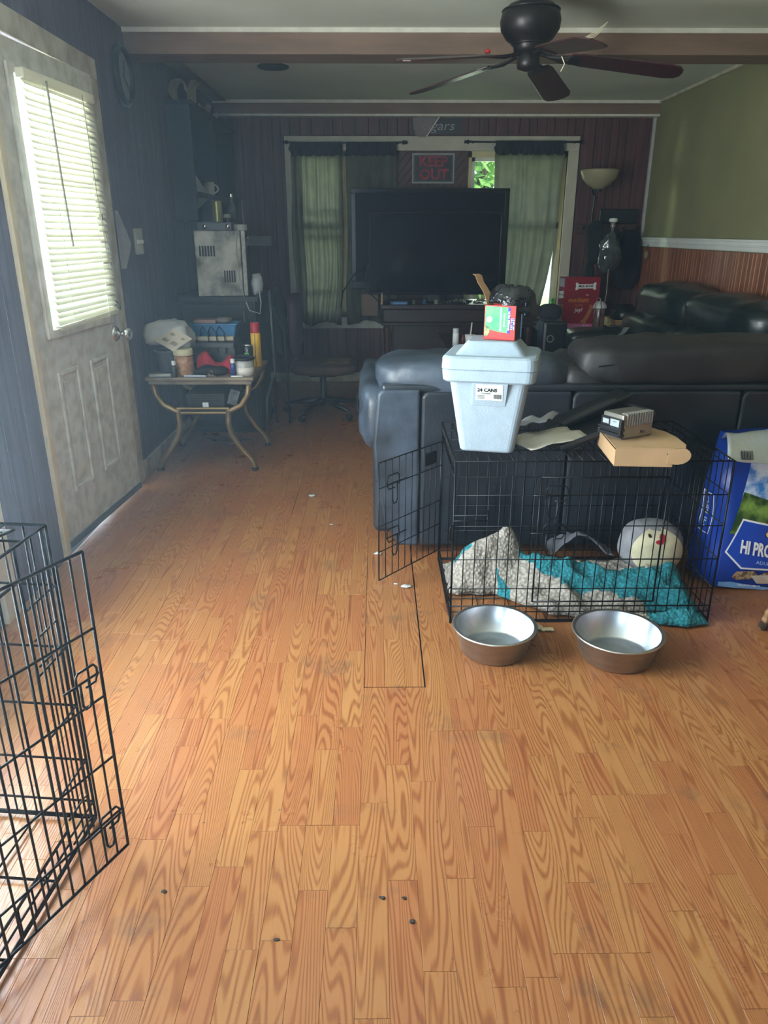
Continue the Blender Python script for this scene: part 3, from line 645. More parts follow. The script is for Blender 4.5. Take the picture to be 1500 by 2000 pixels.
# trash bag box with bags spilling out
hk = Vector((.425, 2.565, CH + .004 + .383)); hzr = R(-26)
hx = thing('trash_bag_box', 'red and green trash bag carton on the cooler lid, black bags spilling out', 'box', hk, hzr, world=False); WM[hx] = (Matrix.Translation(hk) @ Matrix.Rotation(hzr, 4, 'Z'), False)
bw, bd_, bh = .054, .034, .112
mb = MB(); t_ = .001
mb.box(-bw, bw, -bd_, -bd_ + t_, 0, bh).box(-bw, bw, bd_ - t_, bd_, 0, bh).box(-bw, -bw + t_, -bd_, bd_, 0, bh).box(-bw, bw, -bd_, bd_, 0, t_); mb.build('carton', red, hx)
MB().box(bw - t_, bw, -bd_, bd_, 0, bh).build('side_flap', pm('brown_card_side', '#3a2a22', .7), hx)
def decal(poly, name, mat, par, y, z=0): return MB().prism(poly, .0, .0007, front(0, y, z)).build(name, mat, par)
decal([(-.051, .036), (-.02, .03), (.0, .026), (.027, .024), (.027, .107), (-.051, .109)], 'green_print', pm('print_green', '#2f9a62', .45, c2='#5fb86a', vs=20), hx, -bd_)
decal([(.027, .022), (.036, .022), (.036, .106), (.027, .106)], 'blue_stripe', pm('print_blue', '#2a1fb0', .45), hx, -bd_ - .0001)
decal([(.0, .03), (.007, .028), (.007, .106), (.0, .106)], 'pale_stripe', pm('print_pale', '#8fcfd0', .45), hx, -bd_ - .0008)
decal([(-.052, .01), (-.04, .012), (-.033, .026), (-.036, .042), (-.052, .046)], 'picture_print', pm('print_dark', '#3b5240', .5, c2='#a8b070', vs=60), hx, -bd_ - .0008)
decal([(.0385, .036), (.0505, .036), (.0505, .072), (.0385, .072)], 'white_tab', white_ink, hx, -bd_ - .0008)
mv = lambda x, z: front(x, -bd_ - .0018, z) @ Matrix.Rotation(R(-90), 4, 'Z')
text('Hefty', .016, pm('ink_blue', '#1a2a8a', .5), hx, mv(.0445, .054), bold=.0006)
text('ULTRA STRONG', .0085, white_ink, hx, mv(.0315, .064), bold=.0003)
text('TRASH BAGS', .008, white_ink, hx, mv(.0155, .066))
MB().lathe([(.0, 0), (.010, 0), (.010, .0006), (.0, .0008)], m=front(-.036, -bd_ - .0008, .066), seg=16).build('seal_print', pm('print_seal', '#e8e4c0', .5), hx)
mb = MB()
def bagf(u, v):
    a = 2 * PI * u; r_ = .052 + .02 * noise.noise(Vector((math.cos(a) * 2, math.sin(a) * 2, v * 3))) + .006 * math.sin(a * 9) * v
    up_ = math.sin(v * PI * .5)
    z = .095 + .095 * (1 - abs(2 * v - 1) ** 2.2) * (.8 + .3 * noise.noise(Vector((math.cos(a), math.sin(a), 4)))) if v < .5 else .19 - .075 * ((2 * v - 1) ** 1.6) * (1 + .35 * math.cos(a - .3)) + .006 * math.sin(a * 7)
    k = (.55 + .9 * v) if v < .5 else (1.0 + 1.2 * (v - .5))
    return Vector((.012 + math.cos(a) * r_ * 1.25 * k, .02 + math.sin(a) * r_ * .6 * k, z))
def bagtop(u, v):
    a = 2 * PI * u; rr = v
    top = .170 + .012 * noise.noise(Vector((math.cos(a) * rr * 3, math.sin(a) * rr * 3, 1)))
    prof = 1 - rr ** 3.2
    hang = .108 if math.cos(a) > -.2 else .12
    z = hang + (top - hang) * prof + .006 * math.sin(a * 11) * rr + .012 * abs(noise.noise(Vector((math.cos(a) * rr * 7, math.sin(a) * rr * 7, 5))))
    q = .078 * (1 + .16 * noise.noise(Vector((math.cos(a) * 2.2, math.sin(a) * 2.2, 7)))) * (rr ** .7)
    return Vector((.022 + math.cos(a) * q * 1.12, .03 + math.sin(a) * q * .72, z + (-.03 if (math.cos(a) > .5 and rr > .8) else 0) * (rr - .8) * 5))
bag_pl = pm('black_bag_plastic', '#07090c', .2, var=.1, bump=.9, bs=30)
MB().grid(bagtop, 48, 14).build('black_bag', bag_pl, hx, smooth=True)
fl_ = MB(); fl_.grid(lambda u, v: Vector((-.054 + .016 * u - .055 * v + .012 * math.sin(v * 3.2), -.01 + .02 * u, .108 + .095 * v - .02 * v * (1 - v) * 4 * .2 + (.012 * math.sin(v * 9) if v > .8 else 0))), 3, 10); fl_.build('torn_flap', pm('brown_flap', '#8a6a48', .8), hx, solid=.0015)

# cardboard mailer with device
kk = Vector((.89, 2.49, CH + .004))
cb = thing('cardboard_box', 'flattened open cardboard box with rounded flap on the crate top', 'box', kk, R(-4), world=False); WM[cb] = (Matrix.Translation(kk) @ Matrix.Rotation(R(-4), 4, 'Z'), False)
MB().box(-.098, .09, -.168, -.166, 0, .062).box(-.098, .09, .10, .102, 0, .062).box(-.098, -.0965, -.168, .10, 0, .055).box(-.098, .09, -.168, .10, 0, .002).box(.0885, .09, -.168, .10, 0, .055).build('tray', card, cb)
mb = MB(); mb.prism([(-.10, -.166), (.09, -.168), (.128, -.160), (.142, -.12), (.14, -.02), (.125, .05), (.09, .10), (-.10, .10)], .0625, .0645); mb.build('lid_flap', card, cb)
o = [(.07, .06)] + [(.10 + .045 * math.cos(R(a)), .04 + .03 * math.sin(R(a))) for a in range(60, -130, -15)] + [(.07, .012)]
MB().prism(o, 0, .002, front(0, -.17, 0.0)).build('tongue', card, cb)
MB().lathe([(0, 0), (.003, .0), (.003, .001), (0, .001)], m=front(.07, -.1702, .045), seg=10).build('punch_hole', black_ink, cb)
dk = kk + Vector((-.03, -.005, .0655)); dz = R(28)
dv_ = thing('power_supply', 'silver finned electronic device lying on the cardboard box', 'device', dk, dz, world=False); WM[dv_] = (Matrix.Translation(dk) @ Matrix.Rotation(dz, 4, 'Z'), False)
MB().box(-.065, .078, -.045, .05, 0, .084).build('case', silver, dv_, bevel=.006)
for k in range(11): MB().box(-.05 + k * .0115, -.044 + k * .0115, -.049, -.02, .045, .088).build('fin', silver, dv_, bevel=.002, bseg=1)
MB().box(-.072, -.064, -.05, .05, .006, .07).box(-.085, -.064, -.055, .05, .012, .022).box(-.085, -.064, -.055, .05, .032, .04).box(-.085, -.08, -.055, -.045, .012, .07).build('connector_bracket', black_plastic, dv_, bevel=.001)
MB().box(-.0735, -.0718, -.035, .005, .042, .066).box(-.0735, -.0718, .012, .04, .046, .062).build('terminal_label', pm('label_grey', '#9aa5a8', .5), dv_)
MB().box(.075, .10, -.02, .02, .045, .065).build('plug', black_plastic, dv_, bevel=.002)
text('PSU', .014, black_ink, dv_, front(.03, -.0455, .018))
text('18 V', .008, black_ink, dv_, Matrix.Translation((-.0735, -.015, .058)) @ Matrix.Rotation(R(-90), 4, 'Z') @ FRONT)
# papers and black plastic trays
pp = thing('paper_sheet', 'creased tan leaflet lying beside the foam cooler', 'paper', (.56, 2.66, CH + .003))
def sheet(x, y, z, sx, sy, rz, amp, seed, tilt=0):
    def f(u, v):
        a, b = (u - .5) * sx, (v - .5) * sy
        return Vector((x + a * math.cos(rz) - b * math.sin(rz), y + a * math.sin(rz) + b * math.cos(rz), z + tilt * a + amp * (.5 + .5 * math.sin(u * 4 + seed)) * (u) + amp * .6 * noise.noise(Vector((u * 3, v * 3, seed)))))
    return f
MB().grid(sheet(.63, 2.62, CH + .022, .26, .17, R(20), .03, 1, .08), 12, 8).build('sheet', paper, pp, solid=.0008, smooth=True)
pm('paper_grey', '#a9aab0', .7)
p2 = MB().grid(sheet(.60, 2.74, CH + .05, .13, .16, R(-30), .03, 5, .1), 10, 8).build('paper_sheet', MC['paper_grey'], solid=.0008, smooth=True); tag(p2, 'grey folded paper sheet tucked behind the foam cooler', 'paper')
tk = Vector((.78, 2.70, CH + .03)); tr_ = (R(-4), R(-17), R(14))
tr = thing('plastic_tray', 'black plastic tray tilted against the sofa behind the silver device', 'tray', tk, rot=tr_, world=False); WM[tr] = (Matrix.Translation(tk) @ Euler(tr_).to_matrix().to_4x4(), False)
MB().box(-.16, .22, -.13, .10, 0, .006).build('panel', black_plastic, tr, bevel=.004)
MB().box(-.16, .22, -.13, -.115, .006, .024).box(-.16, .22, .085, .10, .006, .03).box(-.16, -.145, -.115, .085, .006, .024).box(.205, .22, -.115, .085, .006, .024).build('rim', pm('dark_grey_plastic', '#2a2e34', .35), tr, bevel=.004)
MB().box(-.13, -.09, -.135, -.10, -.035, 0).build('foot', black_plastic, tr, bevel=.004)
t2 = Vector((.83, 2.83, CH + .07)); r2_ = (R(5), R(-22), R(10))
tb = thing('plastic_case', 'long black plastic case leaning behind the tilted tray', 'case', t2, rot=r2_, world=False); WM[tb] = (Matrix.Translation(t2) @ Euler(r2_).to_matrix().to_4x4(), False)
MB().box(-.19, .16, -.05, .05, 0, .022).build('body', black_plastic, tb, bevel=.008)
MB().box(-.14, .1, -.056, -.02, .012, .032).build('grip', pm('dark_grey_rubber', '#2a2c2a', .6), tb, bevel=.008)

# ------------------------------------------------------------------ bowls
def bowl(x, y, r, lab):
    t = thing('dog_bowl', lab, 'bowl', (x, y, 0), rng.random(), 'steel dog bowls on the floor')
    k = r / .143
    MB().lathe([(.0, .004), (.100 * k, .004), (.105 * k, 0), (.112 * k, .006), (.134 * k, .092), (.143 * k, .094), (.145 * k, .098), (.141 * k, .101), (.132 * k, .098)], (x, y, 0), 48, cap=False).build('shell', steel, t, smooth=True)
    MB().lathe([(.132 * k, .098), (.107 * k, .014), (.098 * k, .010), (.09 * k, .0095), (.06 * k, .009), (.058 * k, .0105), (.055 * k, .009), (0, .009)], (x, y, 0), 48, cap=False).build('inner_basin', steel_in, t, smooth=True)
bowl(.397, 2.215, .143, 'left steel dog bowl before the wire crate')
bowl(.805, 2.17, .15, 'right, slightly larger steel dog bowl near the teal blanket corner')

# ------------------------------------------------------------------ blanket, cushion and cloth in the crate
def crochet():
    m = bpy.data.materials.new('crochet_yarn'); m.use_nodes = True; n = m.node_tree.nodes; l = m.node_tree.links; b = n['Principled BSDF']; b.inputs['Roughness'].default_value = .95
    at = n.new('ShaderNodeAttribute'); at.attribute_name = 'teal'
    t = n.new('ShaderNodeTexCoord'); vo = n.new('ShaderNodeTexVoronoi'); vo.inputs['Scale'].default_value = 78; l.new(t.outputs['Object'], vo.inputs[0])
    c1 = n.new('ShaderNodeMix'); c1.data_type = 'RGBA'; c1.inputs[6].default_value = lin('#bdb6a8'); c1.inputs[7].default_value = lin('#2c929c')
    mr = n.new('ShaderNodeMapRange'); mr.inputs[1].default_value = .42; mr.inputs[2].default_value = .5; l.new(at.outputs['Fac'], mr.inputs[0]); l.new(mr.outputs[0], c1.inputs[0])
    c2 = n.new('ShaderNodeMix'); c2.data_type = 'RGBA'; c2.blend_type = 'MULTIPLY'; c2.inputs[0].default_value = .75; l.new(c1.outputs[2], c2.inputs[6])
    rp_ = n.new('ShaderNodeValToRGB'); rp_.color_ramp.elements[0].color = (1, 1, 1, 1); rp_.color_ramp.elements[1].color = (.25, .25, .28, 1); rp_.color_ramp.elements[1].position = .75; l.new(vo.outputs['Distance'], rp_.inputs[0]); l.new(rp_.outputs[0], c2.inputs[7])
    l.new(c2.outputs[2], b.inputs['Base Color']); bp = n.new('ShaderNodeBump'); bp.inputs['Strength'].default_value = .9; bp.inputs['Distance'].default_value = .006; bp.invert = True
    l.new(vo.outputs['Distance'], bp.inputs['Height']); l.new(bp.outputs[0], b.inputs['Normal']); return m
def lerp(tab, x):
    for (a, p), (b, q) in zip(tab, tab[1:]):
        if x <= b: return p + (q - p) * max(0, (x - a) / (b - a))
    return tab[-1][1]
yf = [(.28, 2.62), (.38, 2.60), (.46, 2.61), (.54, 2.53), (.64, 2.45), (.76, 2.415), (.9, 2.39), (1.0, 2.365), (1.12, 2.345), (1.205, 2.36)]
hm = [(.28, .11), (.40, .15), (.50, .165), (.58, .17), (.66, .13), (.80, .10), (.92, .09), (1.05, .10), (1.14, .10), (1.205, .06)]
mounds = [(.38, 2.70, .11, .10, .09), (.47, 2.74, .15, .08, .08), (.54, 2.77, .13, .05, .07), (.63, 2.68, .12, .07, .07), (.74, 2.66, .085, .08, .10), (.88, 2.62, .07, .10, .10), (1.02, 2.56, .065, .08, .08), (1.12, 2.58, .10, .08, .10), (1.13, 2.42, .035, .08, .06)]
def bz(u, v):
    x = .28 + .922 * u + .012 * noise.noise(Vector((v * 6, u * 3, 4))); y0 = lerp(yf, .28 + .922 * u) + .022 * noise.noise(Vector((u * 16, 1, 7))); y1 = 2.90 - .06 * noise.noise(Vector((x * 5, 1, 1)))
    y = y0 + (y1 - y0) * v
    s_ = min(1, v * 7) ** .5 * min(1, (1 - v) * 5) ** .5 * min(1, u * 14) ** .5 * min(1, (1 - u) * 14) ** .5
    h = sum(q * math.exp(-((x - a) / c) ** 2 - ((y - b) / d) ** 2) for a, b, q, c, d in mounds)
    rg = 1 - abs(noise.noise(Vector((x * 7 + y * 3, y * 9 - x * 2, 3.3)))) * 2.2; rg2 = 1 - abs(noise.noise(Vector((x * 15 - y * 8, y * 14, 8.1)))) * 2
    z = .012 + s_ * (.018 + .8 * h + .034 * max(0, rg) + .012 * max(0, rg2) + .006 * noise.noise(Vector((x * 30, y * 30, 2))))
    return Vector((x, y, max(.0085, z)))
NU, NV = 130, 46
mb = MB().grid(bz, NU, NV)
ttab = [(.28, 0), (1.205, 1)]
bk = mb.build('blanket', crochet(), keep=True, smooth=True, solid=.006); tag(bk, 'teal and cream crocheted blanket bunched up inside the wire crate', 'blanket')
vals = []
for p in bk.data.vertices:
    x, y, z = p.co; v_ = (y - lerp(yf, x)) / .45
    t_ = .2
    if .57 < x < .78 and v_ > .42 - (x - .57) * .9: t_ = .9
    if .70 < x < .93 and v_ > .25 and v_ < .75: t_ = .9
    if x > .9 and v_ < .62 and not (.9 < x < .99 and v_ < .16): t_ = .9
    if .32 < x < .375 and .22 < v_ < .5: t_ = .9
    if .47 < x < .515 and v_ < .10: t_ = .9
    if .86 < x < 1.02 and v_ > .62: t_ = .1
    vals.append(t_ + .06 * noise.noise(Vector((x * 20, y * 20, 5))))
a_ = bk.data.attributes.new('teal', 'FLOAT', 'POINT'); a_.data.foreach_set('value', vals)
cu = thing('plush_cushion', 'grey plush cushion with a cream patch and red spot inside the crate', 'cushion', (1.112, 2.76, .06))
MB().puff(.99, 1.235, 2.65, 2.87, .055, .255, e=.75, nu=36, nv=22, wr=.008, ws=8, seed=3).build('body', pm('grey_plush', '#85868a', .95, var=.15, vs=20, bump=.3, bs=160), cu, smooth=True)
def patch(cx, cz, rx, rz, n, mat, d):
    mb = MB(); c = Vector((1.1125, 2.76, .155)); h = Vector((.1225, .11, .10))
    def f(u, v):
        a = 2 * PI * u; x = cx + rx * v * math.cos(a); z = cz + rz * v * math.sin(a); e = 2 / .75
        dx = min(1, abs((x - c.x) / h.x)); dz_ = min(1, abs((z - c.z) / h.z))
        q = max(.02, 1 - (dx ** e + dz_ ** e)) ** (1 / e)
        return Vector((x, c.y - h.y * q - d, z))
    mb.grid(f, 28, 8); return mb.build(n, mat, cu, smooth=True)
patch(1.105, .163, .10, .09, 'cream_patch', pm('cream_plush', '#c9c2a2', .95, var=.12, vs=25, bump=.25, bs=160), .007)
patch(1.115, .226, .012, .014, 'red_spot', pm('red_felt', '#a81826', .8), .011)
patch(1.103, .212, .016, .008, 'red_stroke', MC['red_felt'], .010)
patch(1.068, .232, .006, .006, 'black_spot', black_ink, .010)
gc = MB().grid(lambda u, v: Vector((.72 + .26 * u, 2.80 + .12 * v, .09 + .09 * math.sin(PI * min(1, u * 1.1)) * (1 - .4 * v) + .02 * noise.noise(Vector((u * 6, v * 4, 8))))), 24, 10).build('cloth', pm('grey_cloth', '#5d5f66', .95, var=.15, vs=12), smooth=True, solid=.004); tag(gc, 'grey rumpled cloth lying behind the teal blanket in the crate', 'cloth')
for k, (x, y, s_, h_) in enumerate(((.565, 2.35, .03, '#bdb5a0'), (.61, 2.335, .022, '#cbbf9a'))):
    o = MB().grid(sheet(x, y, .009, s_ * 2, s_, rng.random() * 3, .008, k), 6, 4).build('paper_scrap', pm('scrap%d' % k, h_, .8), solid=.001); tag(o, ['torn pale paper scrap on the floor between the two bowls', 'torn yellowish paper scrap beside the right dog bowl'][k], 'paper scrap', None)

# ------------------------------------------------------------------ near sofa (seen from behind)
sa = thing('reclining_sofa', 'black leather reclining sofa seen from behind, worn grey at its left end', 'sofa', (1.15, 3.45, 0))
def backpanel_(x0, x1, z0, z1, mat, corner=0, y0=3.0, y1=3.12):
    n = 8; out = [(x1, z1), (x0 + .02, z1), (x0, z1 - .02)]
    if corner:
        out += [(x0 - .018, .52), (x0 - .012, .36), (x0 + .03, .16), (x0 + .09, .055), (x0 + .14, z0)]
    else: out += [(x0, z0)]
    out += [(x1, z0)]
    mb = MB(); mb.prism(out[::-1] if False else out, -y1, -y0, FRONT)
    return mb.build('back_panel', mat, sa, bevel=.012, bseg=3)
backpanel_(.0, .176, .05, .745, leather_worn, 1)
backpanel_(.183, .80, .05, .735, leather, 0)
backpanel_(.806, 1.50, .05, .735, leather, 0)
backpanel_(1.506, 2.28, .05, .735, leather, 0)
MB().box(.02, 2.28, 3.004, 3.10, .735, .762).build('top_welt', leather, sa, bevel=.01)
MB().puff(-.01, .84, 3.005, 3.42, .70, .865, e=.55, nu=48, nv=20, wr=.014, ws=7, seed=2).build('back_cushion', leather_worn, sa, smooth=True)
MB().puff(.76, 1.02, 3.04, 3.45, .66, .85, e=.6, nu=36, nv=18, wr=.018, ws=9, seed=5).build('back_cushion', leather_brown, sa, smooth=True)
pcn = MB().puff(.83, 2.28, 3.0, 3.40, .745, .925, e=.42, nu=64, nv=20, wr=.014, ws=7, seed=9).build('back_cushion', leather_brown, sa, smooth=True)
MB().tube([(.9 + .13 * k, 3.012 + .008 * math.sin(k), .835 + .006 * k + .006 * math.sin(k * 1.7)) for k in range(11)], .0035, 6).build('seam', rub, pcn)
MB().puff(-.085, .10, 3.10, 3.98, .43, .745, e=.5, nu=40, nv=20, wr=.014, ws=8, seed=11).build('arm_pad', leather_worn, sa, smooth=True)
MB().tube([(-.086, 3.12 + .02 * k, .70 - .012 * k - .05 * math.sin(k * .5)) for k in range(12)], .003, 6).build('arm_seam', rub, sa)
MB().box(-.02, .12, 3.12, 3.95, .06, .46).build('arm_base', leather, sa, bevel=.03)
MB().box(.12, 2.28, 3.12, 3.92, .06, .30).build('base', leather, sa, bevel=.02)
for x0, x1 in ((.13, .80), (.81, 1.5), (1.51, 2.27)): MB().puff(x0, x1, 3.3, 3.97, .28, .48, e=.4, nu=32, nv=14, wr=.01, seed=x0).build('seat_cushion', leather, sa, smooth=True)
for x in (.12, .9, 2.15):
    for y in (3.16, 3.85): MB().box(x - .03, x + .03, y - .03, y + .03, 0, .062).build('foot', rub, sa)

# ------------------------------------------------------------------ far loveseat along the right wall
sb = thing('loveseat', 'green-black leather loveseat with puffy back along the right wall', 'sofa', (1.95, 5.0, 0))
MB().box(1.55, 2.34, 4.0, 5.95, .06, .32).build('base', leather_green, sb, bevel=.03)
MB().box(2.12, 2.36, 4.0, 5.95, .30, .80).build('back_frame', leather_green, sb, bevel=.05)
MB().puff(1.96, 2.37, 4.98, 6.0, .70, 1.0, e=.62, nu=48, nv=24, wr=.018, ws=6, seed=21).build('back_cushion', leather_green, sb, smooth=True)
MB().puff(1.96, 2.37, 3.98, 5.03, .70, .995, e=.6, nu=48, nv=24, wr=.018, ws=6, seed=25).build('back_cushion', leather_green, sb, smooth=True)
MB().puff(1.86, 2.26, 4.98, 5.96, .44, .80, e=.6, nu=48, nv=24, wr=.014, ws=6, seed=27).build('lumbar_cushion', leather_green, sb, smooth=True)
MB().puff(1.86, 2.26, 4.0, 5.02, .44, .80, e=.6, nu=48, nv=24, wr=.014, ws=6, seed=28).build('lumbar_cushion', leather_green, sb, smooth=True)
for y0, y1 in ((4.0, 4.95), (4.96, 5.6)): MB().puff(1.5, 2.05, y0, y1, .3, .48, e=.4, nu=32, nv=14, wr=.01, seed=y0).build('seat_cushion', leather_green, sb, smooth=True)
MB().puff(1.43, 2.02, 5.60, 5.98, .45, .655, e=.5, nu=40, nv=18, wr=.012, ws=8, seed=31).build('arm_pad', leather_green, sb, smooth=True)
MB().box(1.5, 2.1, 5.66, 5.94, .06, .5).build('arm_base', leather_green, sb, bevel=.03)
for x in (1.62, 2.26):
    for y in (4.1, 5.85): MB().box(x - .03, x + .03, y - .03, y + .03, 0, .065).build('foot', rub, sb)
for k, (x, y, rz) in enumerate(((1.78, 5.57, .5),)):
    gl = MB().grid(lambda u, v: Vector((1.70 + .15 * u * (1 - .5 * v) + .03 * v, 5.54 - .02 * math.sin(u * 9), .50 + .19 * u + .05 * math.sin(v * PI) * (1 - u))), 14, 8).build('glove', pm('pale_cloth', '#7b7f7c', .9, var=.12), smooth=True, solid=.008); tag(gl, 'pale grey rag stuck beside the arm of the loveseat', 'rag')

# ------------------------------------------------------------------ dog food bag at the right edge
db = Vector((1.36, 2.665, 0)); dbz = R(4)
dg = thing('dog_food_bag', 'big blue dog food bag with meadow picture, top folded over', 'bag', db, dbz, world=False); WM[dg] = (Matrix.Translation(db) @ Matrix.Rotation(dbz, 4, 'Z'), False)
BW, BD, BH = .46, .24, .59
def bag_pt(s, t):     # front surface: s across, t up
    x = BW * s; t0 = t; t = max(0, t); bul = .035 * max(0, math.sin(PI * min(1, max(0, s)))) ** .6 * max(0, math.sin(PI * min(1, t * .9 + .1))) ** .7
    y = .10 * t ** 1.4 - bul + .003 * noise.noise(Vector((s * 5, t * 6, 4))) * (.3 + t)
    return Vector((x + .05 * t * (1 - 2 * s) * (s < .5) * .6, y, .012 + BH * t0))
def bag_side(s, t):
    f0 = bag_pt(0, t); d = BD * (1 - .55 * t ** 2)
    return Vector((f0.x - .055 * math.sin(PI * s) * (1 - t * .8) * (1 if t > .02 else .6) - .012 * math.sin(t * 11) * math.sin(PI * s), f0.y + d * s, f0.z))
MB().grid(bag_pt, 30, 30).build('front_face', blue, dg, smooth=True)
MB().grid(lambda s, t: bag_side(1 - s, t), 12, 30).build('side_gusset', blue, dg, smooth=True)
MB().grid(lambda s, t: Vector((bag_pt(1 - s, t).x, bag_pt(1 - s, t).y + BD * (1 - .55 * t ** 2) + .03 * math.sin(PI * s), bag_pt(s, t).z)), 10, 12).build('back_face', blue, dg, smooth=True)
MB().grid(lambda s, t: bag_side(s, t) + Vector((2 * (BW / 2 - bag_side(s, t).x), 0, 0)), 10, 12).build('side_gusset', blue, dg, smooth=True)
MB().add([bag_pt(0, 0), bag_pt(1, 0), bag_pt(1, 0) + Vector((0, BD, 0)), bag_pt(0, 0) + Vector((0, BD, 0))], [(3, 2, 1, 0)]).build('bottom', navy, dg)
def bagd(poly, name, mat, off=.0022, n=10):
    # a printed patch following the bag's front: triangulated polygon, finely cut
    bm = bmesh.new(); vs0 = [bm.verts.new((x, y, 0)) for x, y in poly]; bm.faces.new(vs0); bmesh.ops.triangulate(bm, faces=bm.faces[:])
    for _ in range(3): bmesh.ops.subdivide_edges(bm, edges=[e for e in bm.edges if e.calc_length() > .06], cuts=1, use_grid_fill=False)
    bmesh.ops.triangulate(bm, faces=bm.faces[:]); bm.verts.index_update()
    mb = MB(); mb.add([bag_pt(v.co.x, v.co.y) + Vector((0, -off - .003, 0)) for v in bm.verts], [tuple(v.index for v in f.verts) for f in bm.faces]); bm.free()
    return mb.build(name, mat, dg, smooth=True)
bagd([(.10, .60), (.95, .62), (.95, .90), (.18, .90)], 'sky_print', pm('print_sky', '#2f7fd0', .2, c2='#d8e6f0', vs=17, lo=.4, hi=.6, bump=.5, bs=22), .002)
bagd([(.03, .38), (.93, .38), (.95, .60), (.62, .575), (.38, .60), (.12, .66), (.10, .60)], 'meadow_print', pm('print_meadow', '#27451f', .3, c2='#7fa24a', vs=16, lo=.4, hi=.6, bump=.3, bs=20), .003)
bagd([(.36, .40), (.42, .52), (.46, .66), (.95, .70), (.95, .36)], 'dog_print', pm('print_dog_fur', '#2c2e35', .4, c2='#8f949c', vs=45, lo=.4, hi=.62), .004)
pan = [(.025, .26), (.13, .475), (.34, .445), (.96, .46), (.96, .12), (.17, .155)]
bagd([(.012, .255), (.125, .488), (.34, .457), (.97, .472), (.97, .10), (.165, .142)], 'panel_border', white_ink, .0055)
bagd(pan, 'blue_panel', pm('print_blue_panel', '#1749b4', .3, var=.08), .0075)
def bagtext(b, s_, x, z, mat, sx=1, slope=-.10, bold=0): return text(b, s_, mat, dg, None, warp=lambda p: bag_pt(x + p.x / BW, z + (p.y + slope * p.x) / BH) + Vector((0, -.0148 - p.z, 0)), bold=bold, align='LEFT', sx=sx)
bagtext('HI PRO', .072, .125, .30, white_ink, .56, -.16, .0025)
bagtext('ADULT PERFORMANCE', .020, .28, .195, pm('print_pale_blue', '#9fc0ee', .5), 1.1, -.16)
ov = [(.60 + .27 * math.cos(R(a)), .388 + .05 * math.sin(R(a)) - .06 * math.cos(R(a)) * .0) for a in range(0, 360, 20)]
bagd([(.60 + .275 * math.cos(R(a)), .386 + .056 * math.sin(R(a))) for a in range(0, 360, 20)], 'oval_border', black_ink, .0090)
bagd(ov, 'oval_badge', pm('print_gold', '#d8b468', .4, c2='#efe0b4', vs=6), .0100)
bagtext('Retriever', .046, .385, .39, black_ink, .9, -.04)
bagd([(.10, .085), (.13, .125), (.28, .13), (.32, .10), (.26, .07), (.14, .065)], 'kibble_print', pm('print_kibble', '#6a5138', .6, c2='#b39a76', vs=70, lo=.42, hi=.58), .0085)
bagd([(.26, .095), (.42, .10), (.62, .105), (.60, .075), (.46, .03), (.33, .035)], 'bowl_print', pm('print_bowl', '#dcd8cc', .4, c2='#b9ab92', vs=14), .0088)
bagd([(.33, .10), (.42, .128), (.56, .13), (.63, .108), (.45, .095)], 'kibble_print', MC['print_kibble'], .0095)
bagd([(-.0, .045), (.10, .05), (.45, .0), (.95, .02), (.95, .004), (.4, -.015), (.0, .015)], 'pale_band', pm('print_band', '#7fb0e8', .3), .0085)
bagtext('HEARTY MEAT', .013, .16, .028, white_ink, 1.1, -.10)
sg = lambda p, s0, t0: bag_side(s0 + p.x * 0 - p.y / .24, t0 + p.x / BH) + Vector((-.003, 0, 0))
text('HI PRO', .04, white_ink, dg, None, warp=lambda p: sg(p, .5, .36), align='LEFT')
mb = MB()
for a, b_ in (((.30, .33), (.30, .60)), ((.70, .33), (.70, .60)), ((.30, .33), (.70, .33)), ((.30, .60), (.70, .60))): mb.tube([bag_side(a[0] + (b_[0] - a[0]) * k / 6, a[1] + (b_[1] - a[1]) * k / 6) + Vector((-.002, 0, 0)) for k in range(7)], .0015, 4)
mb.build('side_label_line', white_ink, dg)['kind'] = 'stuff'
silv = pm('foil_inside', '#c3ccd1', .2, metal=.5, var=.12, bump=.5, bs=18)
def flap(u, v):
    base = bag_pt(max(0, .02 + .98 * u), .97); x = base.x - .03 + .03 * u
    y = base.y + .06 - .16 * v + .03 * (1 - v) * math.sin(PI * u); z = base.z + .07 * math.sin(PI * min(1, v * 1.1)) * (.6 + .5 * u) - .035 * v ** 2 * (1.0 + .6 * math.sin(u * 5)) + .01 * noise.noise(Vector((u * 6, v * 5, 2)))
    return Vector((x - .05 * v * (1 - u), y, z))
MB().grid(flap, 24, 14).build('folded_top', silv, dg, smooth=True, solid=.001)
fb = MB()
for k in range(13): w_ = .0016 if k % 3 else .003; fb.add([flap(.11 + .008 * k, .80) + Vector((0, -.004, .002)), flap(.11 + .008 * k, .80) + Vector((w_, -.004, .002)), flap(.11 + .008 * k, .94) + Vector((w_, -.004, .002)), flap(.11 + .008 * k, .94) + Vector((0, -.004, .002))], [(0, 1, 2, 3)])
fb.build('barcode_print', black_ink, dg)['kind'] = 'stuff'
